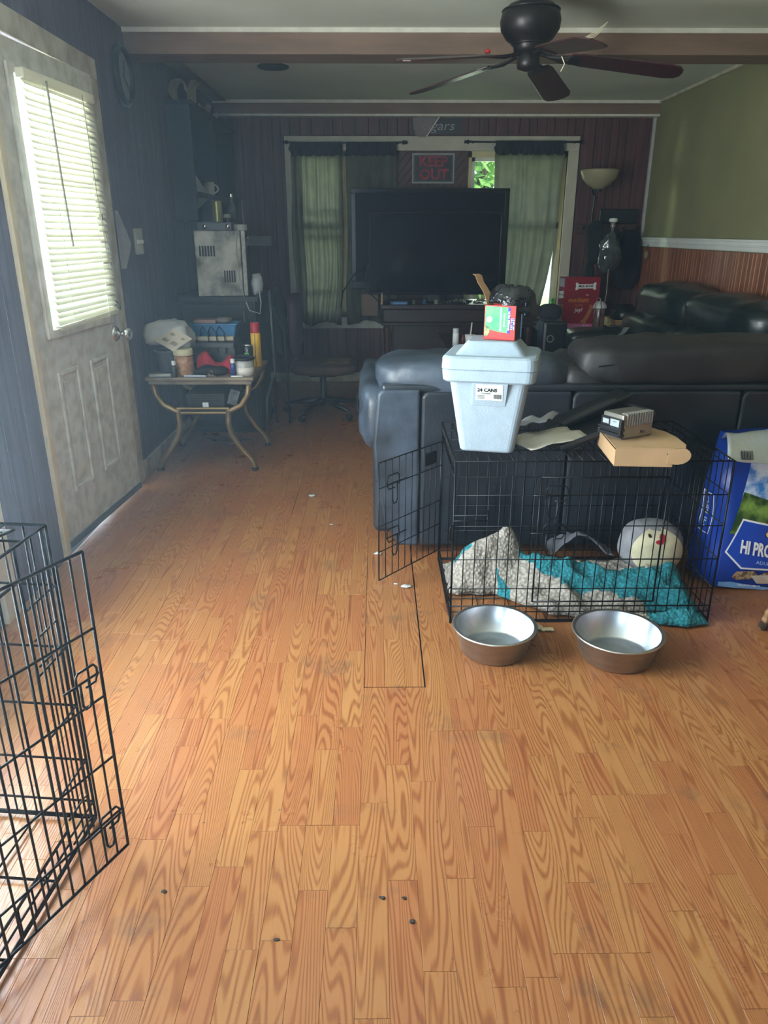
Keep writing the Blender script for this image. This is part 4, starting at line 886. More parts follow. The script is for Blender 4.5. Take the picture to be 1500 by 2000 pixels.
# stool whose chewed leg reaches in at the right edge
st_ = thing('wooden_stool', 'wooden stool mostly outside the right edge, its chewed leg near the dog food bag', 'stool', (1.62, 2.30, 0))
chew = pm('chewed_wood', '#3a2c20', .8, c2='#a8835a', vs=40, lo=.4, hi=.62, bump=.4, bs=60)
for a, b_ in (((1.392, 2.345), (1.52, 2.33)), ((1.86, 2.36), (1.73, 2.33)), ((1.40, 2.02), (1.52, 2.08)), ((1.86, 2.02), (1.73, 2.08))):
    MB().tube([(a[0], a[1], 0), (a[0] + (b_[0] - a[0]) * .33, a[1], .15), (b_[0], b_[1], .44)], [.016, .019, .02], 8).build('leg', chew, st_, smooth=True)
MB().lathe([(0, .44), (.17, .44), (.175, .45), (.175, .468), (.165, .475), (0, .476)], (1.66, 2.2, 0), 32).build('seat', chew, st_)

# ------------------------------------------------------------------ television stand and televisions
ts = thing('tv_stand', 'dark cherry television cabinet with thick moulded top against the back wall', 'cabinet', (.68, 6.72, 0))
MB().box(.03, 1.36, 6.42, 6.98, .735, .772).build('top', dark_wood, ts, bevel=.006)
MB().box(.05, 1.34, 6.44, 6.96, .62, .735).build('apron', dark_wood, ts, bevel=.012)
MB().box(.035, 1.355, 6.425, 6.97, .60, .625).build('molding', dark_wood, ts, bevel=.006)
for x in (.085, 1.30): MB().lathe([(.035, .05), (.035, .1), (.026, .14), (.03, .3), (.026, .50), (.036, .56), (.03, .60)], (x, 6.49, 0), 16).build('column', pm('cherry_column', '#4a2a1c', .35), ts, smooth=True)
MB().box(.13, 1.26, 6.56, 6.96, .05, .60).build('carcass', dark_wood, ts)
for x0, x1, kx in ((.14, .69, .30), (.70, 1.25, .78)):
    d_ = MB().box(x0, x1, 6.54, 6.56, .07, .59).build('door', dark_wood, ts, bevel=.004); MB().lathe([(0, 0), (.008, 0), (.007, .012), (.014, .018), (.012, .028), (0, .03)], m=front(kx, 6.54, .33), seg=12).build('knob', pm('brass_knob', '#b9b29a', .3, metal=.7), d_, smooth=True)
MB().box(.05, 1.34, 6.45, 6.97, 0, .05).build('plinth', dark_wood, ts)
def tv(name, lab, x0, x1, z0, z1, y, base, bz_, gl):
    t = thing(name, lab, 'television', ((x0 + x1) / 2, y, bz_)); cx_ = (x0 + x1) / 2; b = gl
    MB().box(x0 + .04, x1 - .04, y + .03, y + .075, z0 + .06, z1 - .05).build('rear_cover', black_plastic, t, bevel=.01)
    m = MB()
    for a in ((x0, x1, z1 - b, z1), (x0, x1, z0, z0 + b * 1.6), (x0, x0 + b, z0 + b * 1.6, z1 - b), (x1 - b, x1, z0 + b * 1.6, z1 - b)): m.box(a[0], a[1], y - .008, y + .034, a[2], a[3])
    m.build('bezel', pm('gloss_black', '#0a0b0d', .12, var=.1), t, bevel=.004)
    MB().box(x0 + b, x1 - b, y, y + .02, z0 + b * 1.6, z1 - b).build('screen', pm('screen_' + name, '#040608', .06 if base else .09, var=.1, spec=.35), t)
    MB().box(cx_ - .05, cx_ + .05, y + .03, y + .06, bz_ + .012, z0 + .1).build('neck', black_plastic, t)
    MB().box(cx_ - .30, cx_ + .30, y - .06, y + .10, bz_, bz_ + .014).build('foot', pm('gloss_black', '#0a0b0d', .12), t, bevel=.005)
    return t
tv('wide_television', 'larger flat television at the back of the cabinet, glossy frame', -.22, 1.135, .875, 1.692, 6.84, True, .772, .04)
tv('television', 'smaller flat television standing right in front of the larger one', -.068, 1.05, .84, 1.498, 6.60, False, .772, .016)
cbl = MB().tube([(-.07, 6.66, 1.06), (-.20, 6.70, 1.0), (-.30, 6.8, .85), (-.33, 6.9, .7)], .006, 6).build('cable', rub); tag(cbl, 'black cable drooping left from the smaller television', 'cable')
cb2 = MB().tube([(-.07, 6.63, 1.1), (-.10, 6.62, .98), (-.08, 6.6, .87), (.0, 6.55, .80), (.06, 6.52, .779)], .005, 6).build('cable', rub); tag(cb2, 'black cable looping down to the cabinet top beside the television', 'cable')
# clutter on the cabinet top
o = MB().box(.11, .26, 6.44, 6.50, .773, .80).build('game_case', pm('dark_blue_case', '#1d3c66', .4), bevel=.003); tag(o, 'dark blue flat case lying on the cabinet under the television', 'case')
o = MB().box(.13, .25, 6.425, 6.438, .773, .79).build('pen', lblue, bevel=.003); tag(o, 'light blue stick lying before the dark blue case', 'pen')
o = MB().hexa([(.03, 6.44, .773), (.05, 6.44, .773), (.05, 6.45, .773), (.03, 6.45, .773)], [(.035, 6.44, .86), (.045, 6.44, .87), (.045, 6.45, .87), (.035, 6.45, .86)]).build('card', card); tag(o, 'tan upright card at the left end of the cabinet top', 'card')
for k, (x, h_, lab) in enumerate(((.31, '#3c4a3a', 'small dark green tin standing on the cabinet'), (.40, '#274a66', 'small blue tin standing on the cabinet'), (.50, '#7a7264', 'small grey tin among the cables under the television'))):
    o = MB().lathe([(0, 0), (.018, 0), (.018, .035), (.015, .038), (0, .038)], (x, 6.47, .773), 14).build('tin', pm('tin%d' % k, h_, .4)); tag(o, lab, 'tin')
for k in range(4):
    x = .56 + k * .10; pts = [(x + .05 * math.sin(q * 1.3 + k), 6.46 + .02 * math.cos(q * 1.7 + k), .779 + .012 * (1 + math.sin(q * 1.1 + k))) for q in range(9)]
    o = MB().tube(pts, .0045, 5).build('cable_coil', rub); tag(o, ['tangled black cable left of the others on the cabinet top', 'tangled black cable second from left on the cabinet top', 'tangled black cable third from left on the cabinet top', 'tangled black cable nearest the cooler on the cabinet top'][k], 'cable')
for k, (x, lab) in enumerate(((.66, 'crumpled clear plastic wrap under the television, left piece'), (.88, 'crumpled clear plastic wrap by the brown box flap, right piece'))):
    o = MB().grid(lambda u, v: Vector((x - .07 + .16 * u, 6.43 + .06 * v, .778 + .045 * abs(noise.noise(Vector((u * 6, v * 5, k)))) + .018 * math.sin(u * PI))), 18, 8).build('plastic_wrap', pm('shiny_plastic', '#b8bba8', .15, alpha=.6, var=.1), smooth=True); tag(o, lab, 'plastic wrap')
o = MB().box(-.14, .01, 6.93, 6.96, .63, .82).build('wooden_board', pm('pinkish_wood', '#7d6455', .6), bevel=.003); tag(o, 'brownish board leaning behind the left end of the cabinet', 'board')

# ------------------------------------------------------------------ signs on the back wall
kp = thing('warning_sign', 'black KEEP OUT sign in a pale frame on the diagonal planks', 'sign', (.492, YB - .02, 1.75))
MB().box(.318, .668, YB - .016, YB - .002, 1.747, 1.975).build('board', pm('sign_black', '#151518', .35), kp)
m_ = MB()
for a in ((.31, .676, 1.742, 1.752), (.31, .676, 1.969, 1.98), (.31, .32, 1.752, 1.969), (.666, .676, 1.752, 1.969)): m_.box(a[0], a[1], YB - .022, YB - .01, a[2], a[3])
m_.build('frame', pm('sign_frame', '#a5a79f', .4), kp)
sred = pm('sign_red', '#b02c40', .6, c2='#6c1e2c', vs=14)
text('KEEP', .115, sred, kp, front(.492, YB - .0165, 1.912), bold=.004, sx=1.0)
text('OUT', .115, sred, kp, front(.50, YB - .0165, 1.81), bold=.004, sx=1.05)
m_ = MB()
for a in ((.327, .659, 1.757, 1.760), (.327, .659, 1.961, 1.964), (.327, .33, 1.76, 1.961), (.656, .659, 1.76, 1.961)): m_.box(a[0], a[1], YB - .0168, YB - .016, a[2], a[3])
m_.build('printed_border', pm('sign_line', '#6d7370', .5), kp)
cg = thing('cigars_sign', 'dark plaque lettered cigars above the window casing', 'sign', (.52, YB - .01, 2.13))
MB().box(.305, .735, YB - .008, YB - .0005, 2.13, 2.25).build('plaque', pm('plaque_dark', '#3c3b40', .4, var=.1), cg)
text('cigars', .105, pm('sign_grey', '#a9aeac', .5), cg, front(.525, YB - .0085, 2.192), shear=.25, bold=-.0005, sx=1.18)
pt = thing('plastic_tag', 'clear curved plastic piece with painted glare line hanging over the cigars sign', 'plastic', (.39, YB - .06, 2.10))
poly = [(.31, 2.255), (.315, 2.17), (.335, 2.12), (.36, 2.10), (.43, 2.102), (.53, 2.255)]
MB().prism(poly, 0, .002, front(0, YB - .05, 0)).build('sheet', pm('clear_plastic', '#b5a8a2', .15, alpha=.35), pt)
MB().tube([(.425, YB - .054, 2.102), (.535, YB - .054, 2.257)], .005, 6).build('edge', pm('glare_line', '#f2efe4', .2, spec=1), pt)  # pale tube paints the line of glare on the plastic
# ------------------------------------------------------------------ left wall: clock, note, switch
ckx = XL
cl = thing('wall_clock', 'dark round wall clock high on the left wall beside the beam', 'clock', (XL, 4.50, 2.13))
mc = Matrix.Translation((XL, 4.55, 2.13)) @ Matrix.Rotation(R(90), 4, 'Y') @ Matrix.Scale(.88, 4)
MB().lathe([(.12, 0), (.165, 0), (.17, .02), (.15, .04), (.135, .034), (.13, .02)], m=mc, seg=40, cap=False).build('rim', pm('clock_rim', '#0d1014', .35), cl, smooth=True)
MB().lathe([(0, .012), (.138, .012)], m=mc, seg=40, cap=False).build('dial', pm('clock_dial', '#8798a8', .3), cl)
for L_, a in ((.08, 20), (.11, 130)): MB().obox((XL + .016, 4.55 + .5 * L_ * math.sin(R(a)), 2.13 + .5 * L_ * math.cos(R(a))), (.001, .004, L_ / 2), (R(-a), 0, 0)).build('hand', black_ink, cl)
nt = MB().grid(lambda u, v: Vector((XL + .004 + .012 * (u - .2) ** 2 + .008 * math.sin(v * 3) * u, 4.17 + .17 * u * (1 - abs(v - .42) * 1.5) , 1.16 + .29 * v)), 10, 14).build('paper_note', pm('note_paper', '#9fa0a6', .7), smooth=True, solid=.001); tag(nt, 'curling paper note pinned to the left wall between door and light switch', 'paper')
sw = thing('light_switch', 'white triple light switch plate on the left wall past the door', 'switch', (XL, 4.52, 1.3))
MB().box(XL, XL + .008, 4.455, 4.60, 1.225, 1.365).build('plate', pm('switch_plate', '#b9bab2', .5), sw, bevel=.003)
for k in range(3): MB().obox((XL + .013, 4.485 + .04 * k, 1.292), (.008, .005, .009), (0, R(20), 0)).build('toggle', white_plastic, sw)

# ------------------------------------------------------------------ dark open wall shelf on the left wall
teal_d = pm('dark_teal_board', '#0b1114', .6, var=.15)
ws2 = thing('wall_shelf', 'dark open wall shelf in the far left corner', 'shelf', (XL, 6.2, 1.45))
MB().box(XL, XL + .012, 5.45, 6.98, 1.42, 2.14).build('back', teal_d, ws2)
MB().box(XL, XL + .17, 5.42, 7.0, 2.12, 2.145).build('top_board', teal_d, ws2); MB().box(XL + .012, XL + .17, 5.45, 6.98, 1.575, 1.60).build('shelf_board', teal_d, ws2)
for y in (5.45, 6.2, 6.96): MB().box(XL + .012, XL + .15, y, y + .02, 1.42, 2.12).build('upright', teal_d, ws2)
np_ = pm('yellowed_newsprint', '#a79c88', .8, c2='#d0c3ab', vs=12)
for k, (y, x, s_, lab) in enumerate(((5.65, .05, .16, 'curled yellowed newspaper on the near end of the high dark shelf'), (5.95, .10, .2, 'rolled tan newspaper standing on the high dark shelf'), (6.6, .07, .15, 'crumpled paper wad on the far end of the high dark shelf'))):
    o = MB().grid(lambda u, v: Vector((XL + x + .05 * math.cos(u * 4.5 + k) * (1 - .3 * v), y + s_ * (v - .5) + .03 * math.sin(u * 5), 2.155 + s_ * .45 * (1 + math.sin(u * 4.5 + k)) + .015 * noise.noise(Vector((u * 4, v * 4, k))))), 16, 8).build('newspaper', np_, smooth=True, solid=.0015); tag(o, lab, 'newspaper')
mg = thing('mug', 'white coffee mug on the lower board of the dark wall shelf', 'mug', (XL + .12, 6.05, 1.60))
MB().lathe([(0, 0), (.034, 0), (.038, .008), (.04, .09), (.037, .092), (.035, .08), (.032, .01), (0, .008)], (XL + .115, 6.05, 1.60), 20).build('body', pm('mug_white', '#c8c9c4', .3), mg, smooth=True)
MB().tube([(XL + .15 + .032 * math.sin(R(a)), 6.05, 1.646 + .028 * math.cos(R(a))) for a in range(-10, 200, 20)], .006, 6).build('handle', MC['mug_white'], mg, smooth=True)
o = MB().hexa([(XL + .10, 5.72, 1.602), (XL + .16, 5.78, 1.602), (XL + .16, 5.782, 1.602), (XL + .10, 5.722, 1.602)], [(XL + .03, 5.70, 1.80), (XL + .05, 5.72, 1.79), (XL + .05, 5.722, 1.79), (XL + .03, 5.702, 1.80)]).build('greeting_card', pm('card_grey', '#9ea3a4', .6)); tag(o, 'pale pointed card standing beside the mug on the dark shelf', 'card')
o = MB().lathe([(0, 0), (.008, 0), (.008, .15), (.004, .165), (0, .17)], (XL + .10, 5.60, 1.60), 10).build('glass_tube', chrome); tag(o, 'slim shiny tube standing left of the pale card on the dark shelf', 'tube')
o = MB().hexa([(XL + .013, 5.62, 1.42), (XL + .018, 5.70, 1.42), (XL + .018, 5.702, 1.42), (XL + .013, 5.622, 1.42)], [(XL + .10, 5.52, 1.57), (XL + .16, 5.78, 1.57), (XL + .16, 5.782, 1.57), (XL + .10, 5.522, 1.57)]).build('hanging_paper', MC['card_grey']); tag(o, 'pale paper corner hanging under the dark wall shelf', 'paper')

# ------------------------------------------------------------------ black cabinet with the upended microwave
dk_m = pm('dark_cabinet', '#15191d', .5, var=.2)
bc = thing('black_cabinet', 'black cabinet behind the side table carrying the upended microwave', 'cabinet', (-1.08, 5.45, 0))
MB().box(XL + .02, -.80, 5.16, 5.80, .905, .94).build('top', dk_m, bc, bevel=.004); MB().box(XL + .04, -.83, 5.20, 5.78, .05, .905).build('carcass', dk_m, bc); MB().box(XL + .03, -.82, 5.18, 5.79, 0, .05).build('plinth', dk_m, bc)
for z0, z1 in ((.52, .89), (.08, .50)): d_ = MB().box(XL + .05, -.84, 5.185, 5.20, z0, z1).build('door', dk_m, bc, bevel=.004); MB().tube([(-.90, 5.183, z1 - .12), (-.90, 5.165, z1 - .11), (-.90, 5.165, z1 - .05), (-.90, 5.183, z1 - .04)], .005, 6).build('handle', silver, d_)
mw = thing('microwave', 'dirty white microwave stood on end with vent slots facing the room', 'microwave', (-.868, 5.20, .94)); mw.rotation_euler = (0, 0, R(11))
mwm = pm('grimy_white_enamel', '#6f6c64', .55, c2='#bdbbb0', vs=7, lo=.36, hi=.56)
MB().box(-1.195, -.90, 5.20, 5.60, .942, 1.353).build('housing', mwm, mw, bevel=.006); MB().box(-.895, -.868, 5.20, 5.60, .942, 1.353).build('front_edge', pm('mw_edge', '#b4b2a8', .5, c2='#8f8d84', vs=30), mw, bevel=.004)
dkv = pm('vent_slot', '#2b2d2e', .7)
for k in range(6): MB().box(-1.17 + .018 * k, -1.158 + .018 * k, 5.1955, 5.2005, 1.195, 1.26).build('vent_slot', dkv, mw)
for k in range(5): MB().box(-1.02 + .016 * k, -1.010 + .016 * k, 5.1955, 5.2005, 1.03, 1.105).build('vent_slot', dkv, mw)
text('MICRO', .03, pm('emboss', '#9a988e', .5), mw, front(-1.032, 5.199, 1.135) @ Matrix.Rotation(R(90), 4, 'Z'))
MB().tube([(-.925, 5.194, 1.35), (-.93, 5.19, 1.2), (-.92, 5.19, 1.05), (-.90, 5.185, .94), (-.87, 5.16, .85), (-.80, 5.13, .83), (-.79, 5.14, .90), (-.80, 5.17, 1.0)], .004, 6).build('cord', pm('white_cord', '#a8aaa8', .5), mw)
MB().obox((-.915, 5.192, 1.02), (.009, .006, .03)).build('cord_plug', MC['white_cord'], mw)
rb = thing('router_box', 'flat black box with chrome knob lying on the upended microwave', 'box', (-1.06, 5.35, 1.353))
MB().box(-1.185, -.955, 5.22, 5.50, 1.354, 1.405).build('case', black_plastic, rb, bevel=.004)
for x in (-1.13, -.978): MB().lathe([(0, 0), (.016, 0), (.016, .012), (.01, .02), (0, .02)], m=front(x, 5.22, 1.38), seg=16).build('knob', chrome, rb, smooth=True)
o = MB().lathe([(0, 0), (.043, 0), (.043, .035), (.04, .038), (0, .038)], (-.91, 5.30, 1.354), 24).build('round_tub', pm('tub_grey', '#a9a79e', .5)); tag(o, 'round pale tub on the right end of the microwave', 'tub')
o = MB().lathe([(0, 0), (.036, 0), (.036, .004), (.034, .006), (.034, .128), (.036, .131), (.03, .135), (0, .134)], (-1.07, 5.36, 1.406), 24).build('drink_can', pm('olive_can', '#6e6c36', .35, metal=.4, c2='#8f8a48', vs=9, st=(6, 6, .4))); tag(o, 'yellow-green can standing on the flat black box', 'can')
gb = thing('glass_bottle', 'small clear glass bottle behind the jar on the microwave', 'bottle', (-.955, 5.44, 1.406))
MB().lathe([(0, 0), (.026, 0), (.027, .09), (.02, .11), (.011, .125), (.011, .16)], (-.985, 5.44, 1.406), 16, cap=False).build('body', pm('smoky_glass', '#566068', .08, alpha=.55, spec=.8), gb, smooth=True); MB().lathe([(0, .158), (.013, .158), (.013, .178), (0, .18)], (-.985, 5.44, 1.406), 14).build('stopper', chrome, gb)
jr = thing('small_jar', 'small dark jar with tan lid on the flat black box', 'jar', (-.995, 5.30, 1.406))
MB().lathe([(0, 0), (.022, 0), (.023, .028), (0, .028)], (-.995, 5.30, 1.406), 16).build('body', black_plastic, jr); MB().lathe([(0, .028), (.024, .028), (.022, .048), (0, .052)], (-.995, 5.30, 1.406), 16).build('lid', pm('tan_lid', '#8d8474', .5), jr)
o = MB().tube([(-.92, 5.5, 1.354), (-.925, 5.5, 1.55)], .003, 6).build('antenna', silver); tag(o, 'thin antenna rod rising behind the small glass bottle', 'antenna')
o = MB().puff(-.855, -.79, 5.24, 5.36, .942, 1.08, e=.7, wr=.014, ws=22, seed=4).build('plastic_bag', pm('white_bag', '#a9adb0', .4), smooth=True); tag(o, 'crumpled white plastic bag squeezed beside the microwave', 'bag')
wp = thing('wall_bracket', 'pale flat wall bracket with round knob beside the microwave', 'bracket', (-1.06, YB, 1.22))
MB().box(-1.17, -.95, YB - .02, YB, 1.225, 1.31).build('plate', pm('bracket_grey', '#969c9f', .5), wp, bevel=.003); MB().lathe([(0, 0), (.02, 0), (.02, .02), (0, .03)], m=front(-1.165, YB - .02, 1.29), seg=14).build('knob', chrome, wp)
fr = thing('tube_frame', 'thin grey metal tube stand beside the black cabinet', 'stand', (-.80, 5.5, 0))
tg = pm('grey_tube', '#656a6c', .4, metal=.5)
MB().tube([(-.755, 5.4, .96), (-.75, 5.4, .60), (-.745, 5.4, .40), (-.77, 5.30, .30), (-.785, 5.20, .24), (-.785, 5.15, .012)], .011, 8).build('upright', tg, fr, smooth=True); MB().tube([(-.735, 5.40, .86), (-.67, 5.40, .68), (-.65, 5.40, .40), (-.655, 5.40, .012)], .009, 8).build('brace', rub, fr, smooth=True)
MB().tube([(-.75, 5.4, .42), (-.75, 5.42, .012)], .009, 8).build('foot_tube', rub, fr)

# ------------------------------------------------------------------ side table with curved metal legs and its clutter
tbm = pm('slate_table_top', '#6b5c4c', .5, c2='#8c7b66', vs=9)
st2 = thing('side_table', 'side table with curved bronze tube legs and stone-look top by the left wall', 'table', (-1.02, 4.55, 0))
TX0, TX1, TY0, TY1, TZ = -1.335, -.71, 4.24, 4.86, .565
MB().box(TX0, TX1, TY0, TY1, .545, TZ).build('top', tbm, st2, bevel=.006); MB().box(TX0 + .015, TX1 - .015, TY0 + .015, TY1 - .015, .522, .545).build('top_underlay', tbm, st2, bevel=.005)
for y in (TY0 + .035, TY1 - .035):
    for x, s_ in ((TX0, 1), (TX1, -1)):
        up_ = [(x + s_ * .035, y, .525), (x + s_ * .045, y, .46), (x + s_ * .085, y, .40), (x + s_ * .15, y, .365), (x + s_ * .17, y, .36)]
        lo_ = [(x + s_ * .165, y, .36), (x + s_ * .17, y, .29), (x + s_ * .155, y, .22), (x + s_ * .10, y, .13), (x + s_ * .045, y, .07), (x + s_ * .03, y, .03), (x + s_ * .028, y, 0)]
        o = MB().tube(up_ + lo_, .0165, 10).build('leg', bronze, st2, smooth=True)
        MB().lathe([(0, 0), (.022, 0), (.022, .012), (.017, .02)], (x + s_ * .028, y, 0), 12).build('foot', rub, o)
for y in (TY0 + .035, TY1 - .035):
    for z in (.352, .378): MB().tube([(TX0 + .16, y, z), (TX1 - .16, y, z)], .0085, 8).build('rail', bronze, st2)
MB().box(TX0 + .15, TX1 - .15, TY0 + .05, TY1 - .05, .355, .368).build('lower_shelf', dk_m, st2)
def put(name, lab, cat, mat, mb, smooth=False, **k): o = mb.build(name, mat, smooth=smooth, **k); return tag(o, lab, cat)
z = TZ
bkx = thing('grey_bucket', 'small grey tapered tub at the left end of the side table', 'tub', (-1.26, 4.42, z))
MB().lathe([(0, 0), (.052, 0), (.072, .125), (.077, .127), (.077, .135), (.07, .134), (.05, .006), (0, .006)], (-1.235, 4.42, z), 28).build('body', pm('grey_tub', '#73787c', .5), bkx, smooth=True)
put('crumpled_paper', 'big crumpled white paper bag on top of the grey tub', 'paper bag', pm('white_paper_bag', '#b3b4b0', .7, var=.08), MB().puff(-1.33, -1.10, 4.37, 4.60, z + .139, z + .30, e=.65, wr=.045, ws=11, seed=12), True)
lf = thing('picture_leaflet', 'tan leaflet with printed pictures leaning on the paper bag', 'leaflet', (-1.16, 4.33, z + .14))
P4 = [Vector((-1.285, 4.335, z + .20)), Vector((-1.17, 4.305, z + .14)), Vector((-1.065, 4.345, z + .205)), Vector((-1.17, 4.375, z + .262))]
lq = lambda a, b, d=0: (P4[0] * (1 - a) * (1 - b) + P4[1] * a * (1 - b) + P4[2] * a * b + P4[3] * (1 - a) * b) + Vector((0, -d, d * .3))
MB().grid(lambda u, v: lq(u, v), 4, 4).build('sheet', pm('leaflet_tan', '#b5ab98', .7), lf, solid=.001)
for k, (a, b_, s_) in enumerate(((.3, .3, .13), (.25, .7, .1), (.7, .35, .14), (.75, .75, .08))): MB().grid(lambda u, v: lq(a + (u - .5) * s_ * 2, b_ + (v - .5) * s_ * 1.4, .0025), 2, 2).build('printed_picture', pm('leaflet_print', '#6d6353', .7, c2='#8f8470', vs=60), lf)
pj = thing('peanut_jar', 'clear jar of brown nuts with cream lid on the side table', 'jar', (-1.14, 4.34, z))
MB().lathe([(0, 0), (.05, 0), (.054, .008), (.054, .10), (.046, .115)], (-1.125, 4.345, z), 24).build('jar_body', pm('nut_jar', '#8a5a3c', .3, c2='#b98d68', vs=50, bump=.1), pj, smooth=True); MB().lathe([(0, .114), (.055, .114), (.057, .118), (.057, .146), (.053, .15), (0, .15)], (-1.125, 4.345, z), 24).build('lid', pm('cream_lid', '#c8bf9d', .5), pj)
def small_bottle(x, y, body, lab, h=.06, r=.016):
    t = thing('small_bottle', lab, 'bottle', (x, y, z))
    MB().lathe([(0, 0), (r, 0), (r, h), (r * .6, h + .012), (r * .6, h + .018)], (x, y, z), 14).build('body', body, t, smooth=True); MB().lathe([(0, h + .014), (r * .78, h + .014), (r * .78, h + .036), (0, h + .038)], (x, y, z), 14).build('cap', white_plastic, t)
small_bottle(-1.165, 4.265, pm('dark_vial', '#3b3f40', .3), 'small dark bottle with white cap at the table front edge', .055, .015)
small_bottle(-.83, 4.275, pm('blue_vial', '#2b3a78', .35), 'small blue bottle with white cap at the table front edge', .065, .016)
pr_ = thing('black_printer', 'black boxy printer at the back of the side table', 'printer', (-1.0, 4.72, z))
MB().box(-1.16, -.86, 4.58, 4.84, z, z + .155).build('body', black_plastic, pr_, bevel=.01); MB().box(-1.15, -.87, 4.565, 4.60, z + .12, z + .152).build('lid_edge', pm('dark_grey_plastic', '#2a2e34', .35), pr_, bevel=.004); MB().box(-1.13, -.89, 4.572, 4.585, z + .02, z + .035).build('paper_slot', rub, pr_)
zb = z + .156
bb = thing('blue_bin', 'blue plastic bin on top of the black printer', 'bin', (-1.0, 4.74, zb))
mb = MB(); loft(mb, [[(x - 1.01, y + 4.755, zz) for x, y in rrect(hx_, hy_, .012)] for hx_, hy_, zz in ((.125, .07, zb), (.14, .08, zb + .085), (.148, .086, zb + .087), (.148, .086, zb + .096), (.137, .078, zb + .096), (.122, .067, zb + .006))], cap=True); mb.build('body', pm('bin_blue', '#2f6f9f', .45, var=.12), bb)
ps = thing('power_strip', 'cream power strip with black cords lying before the blue bin', 'power strip', (-1.0, 4.62, zb))
MB().obox((-.99, 4.63, zb + .014), (.11, .022, .013), (0, 0, R(3))).build('body', pm('strip_cream', '#b4ab92', .5), ps, bevel=.004)
for k, x in enumerate((-1.08, -1.03, -.98)): MB().tube([(x, 4.628, zb + .026), (x, 4.622, zb + .06), (x + .02, 4.60, zb + .09), (x + .05, 4.60, zb + .05), (x + .06, 4.57, zb - .03), (x + .06, 4.55, z + .09)], .004, 6).build('cord', rub, ps)
put('notebook', 'worn pinkish notebook lying across the blue bin', 'book', pm('notebook_pink', '#8e6f66', .6), MB().obox((-1.07, 4.75, zb + .106), (.065, .05, .009), (0, 0, R(5))))
put('grey_pouch', 'small grey pouch beside the notebook on the blue bin', 'pouch', pm('pouch_grey', '#6f6862', .8), MB().puff(-1.0, -.91, 4.71, 4.80, zb + .097, zb + .127, e=.6, wr=.008, ws=20), True)
put('red_cloth', 'crumpled red cloth on the side table before the printer', 'cloth', pm('red_cloth', '#9c1c2c', .8, var=.2, vs=14), MB().grid(lambda u, v: Vector((-1.07 + .24 * u, 4.40 + .13 * v - .06 * u, z + .006 + .115 * math.sin(PI * v) ** .7 * (1 - .25 * u) * (.7 + .3 * math.sin(u * 9)) + .012 * noise.noise(Vector((u * 9, v * 7, 2))))), 26, 14), True, solid=.003)
put('black_pouch', 'black lumpy pouch in the middle of the side table', 'pouch', dark_fabric, MB().puff(-1.07, -.875, 4.285, 4.39, z, z + .05, e=.7, wr=.012, ws=14, seed=2), True)
put('key_bunch', 'small bunch of shiny keys on the table edge', 'keys', chrome, MB().tube([(-.96 + .014 * math.cos(R(a)), 4.268, z + .02 + .014 * math.sin(R(a))) for a in range(0, 360, 30)], .0016, 5, closed=True).obox((-.945, 4.265, z + .008), (.018, .004, .0016), (0, .3, .4)).obox((-.975, 4.266, z + .012), (.016, .004, .0016), (0, -.5, .2)))
put('toothbrush', 'pale blue pen lying along the table front edge', 'pen', pm('pale_pen', '#a9b2c4', .4), MB().tube([(-1.11, 4.262, z + .006), (-.985, 4.256, z + .006)], .006, 8))
put('glasses_case', 'flat grey tool lying at the left table corner', 'tool', silver, MB().obox((-1.25, 4.27, z + .010), (.062, .014, .009), (0, 0, .08)), bevel=.004)
put('cable_end', 'white cable end lying near the right table corner', 'cable', white_plastic, MB().tube([(-.84, 4.256, z + .005), (-.80, 4.253, z + .005), (-.775, 4.26, z + .005)], .0045, 6))
cj = thing('candle_jar', 'glass candle jar with black lid at the right table corner', 'jar', (-.755, 4.31, z))
MB().lathe([(0, 0), (.05, 0), (.055, .006), (.055, .085), (.05, .09)], (-.772, 4.325, z), 24).build('jar_body', pm('candle_glass', '#8b8a84', .2, c2='#cfc9c0', vs=5, st=(1, 1, 3)), cj, smooth=True); MB().lathe([(0, .004), (.056, .004), (.0565, .05), (0, .05)], (-.772, 4.325, z), 24).build('wax', pm('wax', '#d3cbc2', .5), cj, smooth=True); MB().lathe([(0, .09), (.06, .09), (.064, .096), (.064, .104), (.05, .112), (0, .113)], (-.772, 4.325, z), 24).build('lid', black_plastic, cj)
ec = thing('energy_drink_can', 'black energy drink can with green claw marks behind the candle jar', 'can', (-.77, 4.47, z))
MB().lathe([(0, 0), (.026, 0), (.032, .008), (.032, .14), (.027, .15)], (-.772, 4.47, z), 20).build('body', pm('can_black', '#0c0f10', .25), ec, smooth=True); MB().lathe([(0, .148), (.024, .149), (.027, .153), (.028, .15)], (-.772, 4.47, z), 20).build('rim', chrome, ec)
for k in range(3): MB().hexa([(-.785 + .009 * k, 4.437, z + .06), (-.781 + .009 * k, 4.437, z + .055), (-.781 + .009 * k, 4.44, z + .055), (-.785 + .009 * k, 4.44, z + .06)], [(-.787 + .009 * k, 4.437, z + .11), (-.780 + .009 * k, 4.437, z + .11), (-.780 + .009 * k, 4.44, z + .11), (-.787 + .009 * k, 4.44, z + .11)]).build('claw_mark', pm('claw_green', '#57c93a', .5), ec)
ae = thing('aerosol_can', 'tall yellow aerosol can with red cap at the back right of the table', 'spray can', (-.73, 4.62, z))
MB().lathe([(0, 0), (.028, 0), (.03, .006), (.03, .20), (.024, .21)], (-.745, 4.62, z), 20).build('body', pm('can_yellow', '#dcae2a', .35), ae, smooth=True); MB().lathe([(0, .205), (.029, .205), (.029, .262), (.026, .266), (0, .267)], (-.745, 4.62, z), 20).build('cap', pm('cap_red', '#b0202c', .4), ae)
MB().box(-.748, -.744, 4.5895, 4.592, z + .01, z + .20).build('label_line', black_ink, ae)
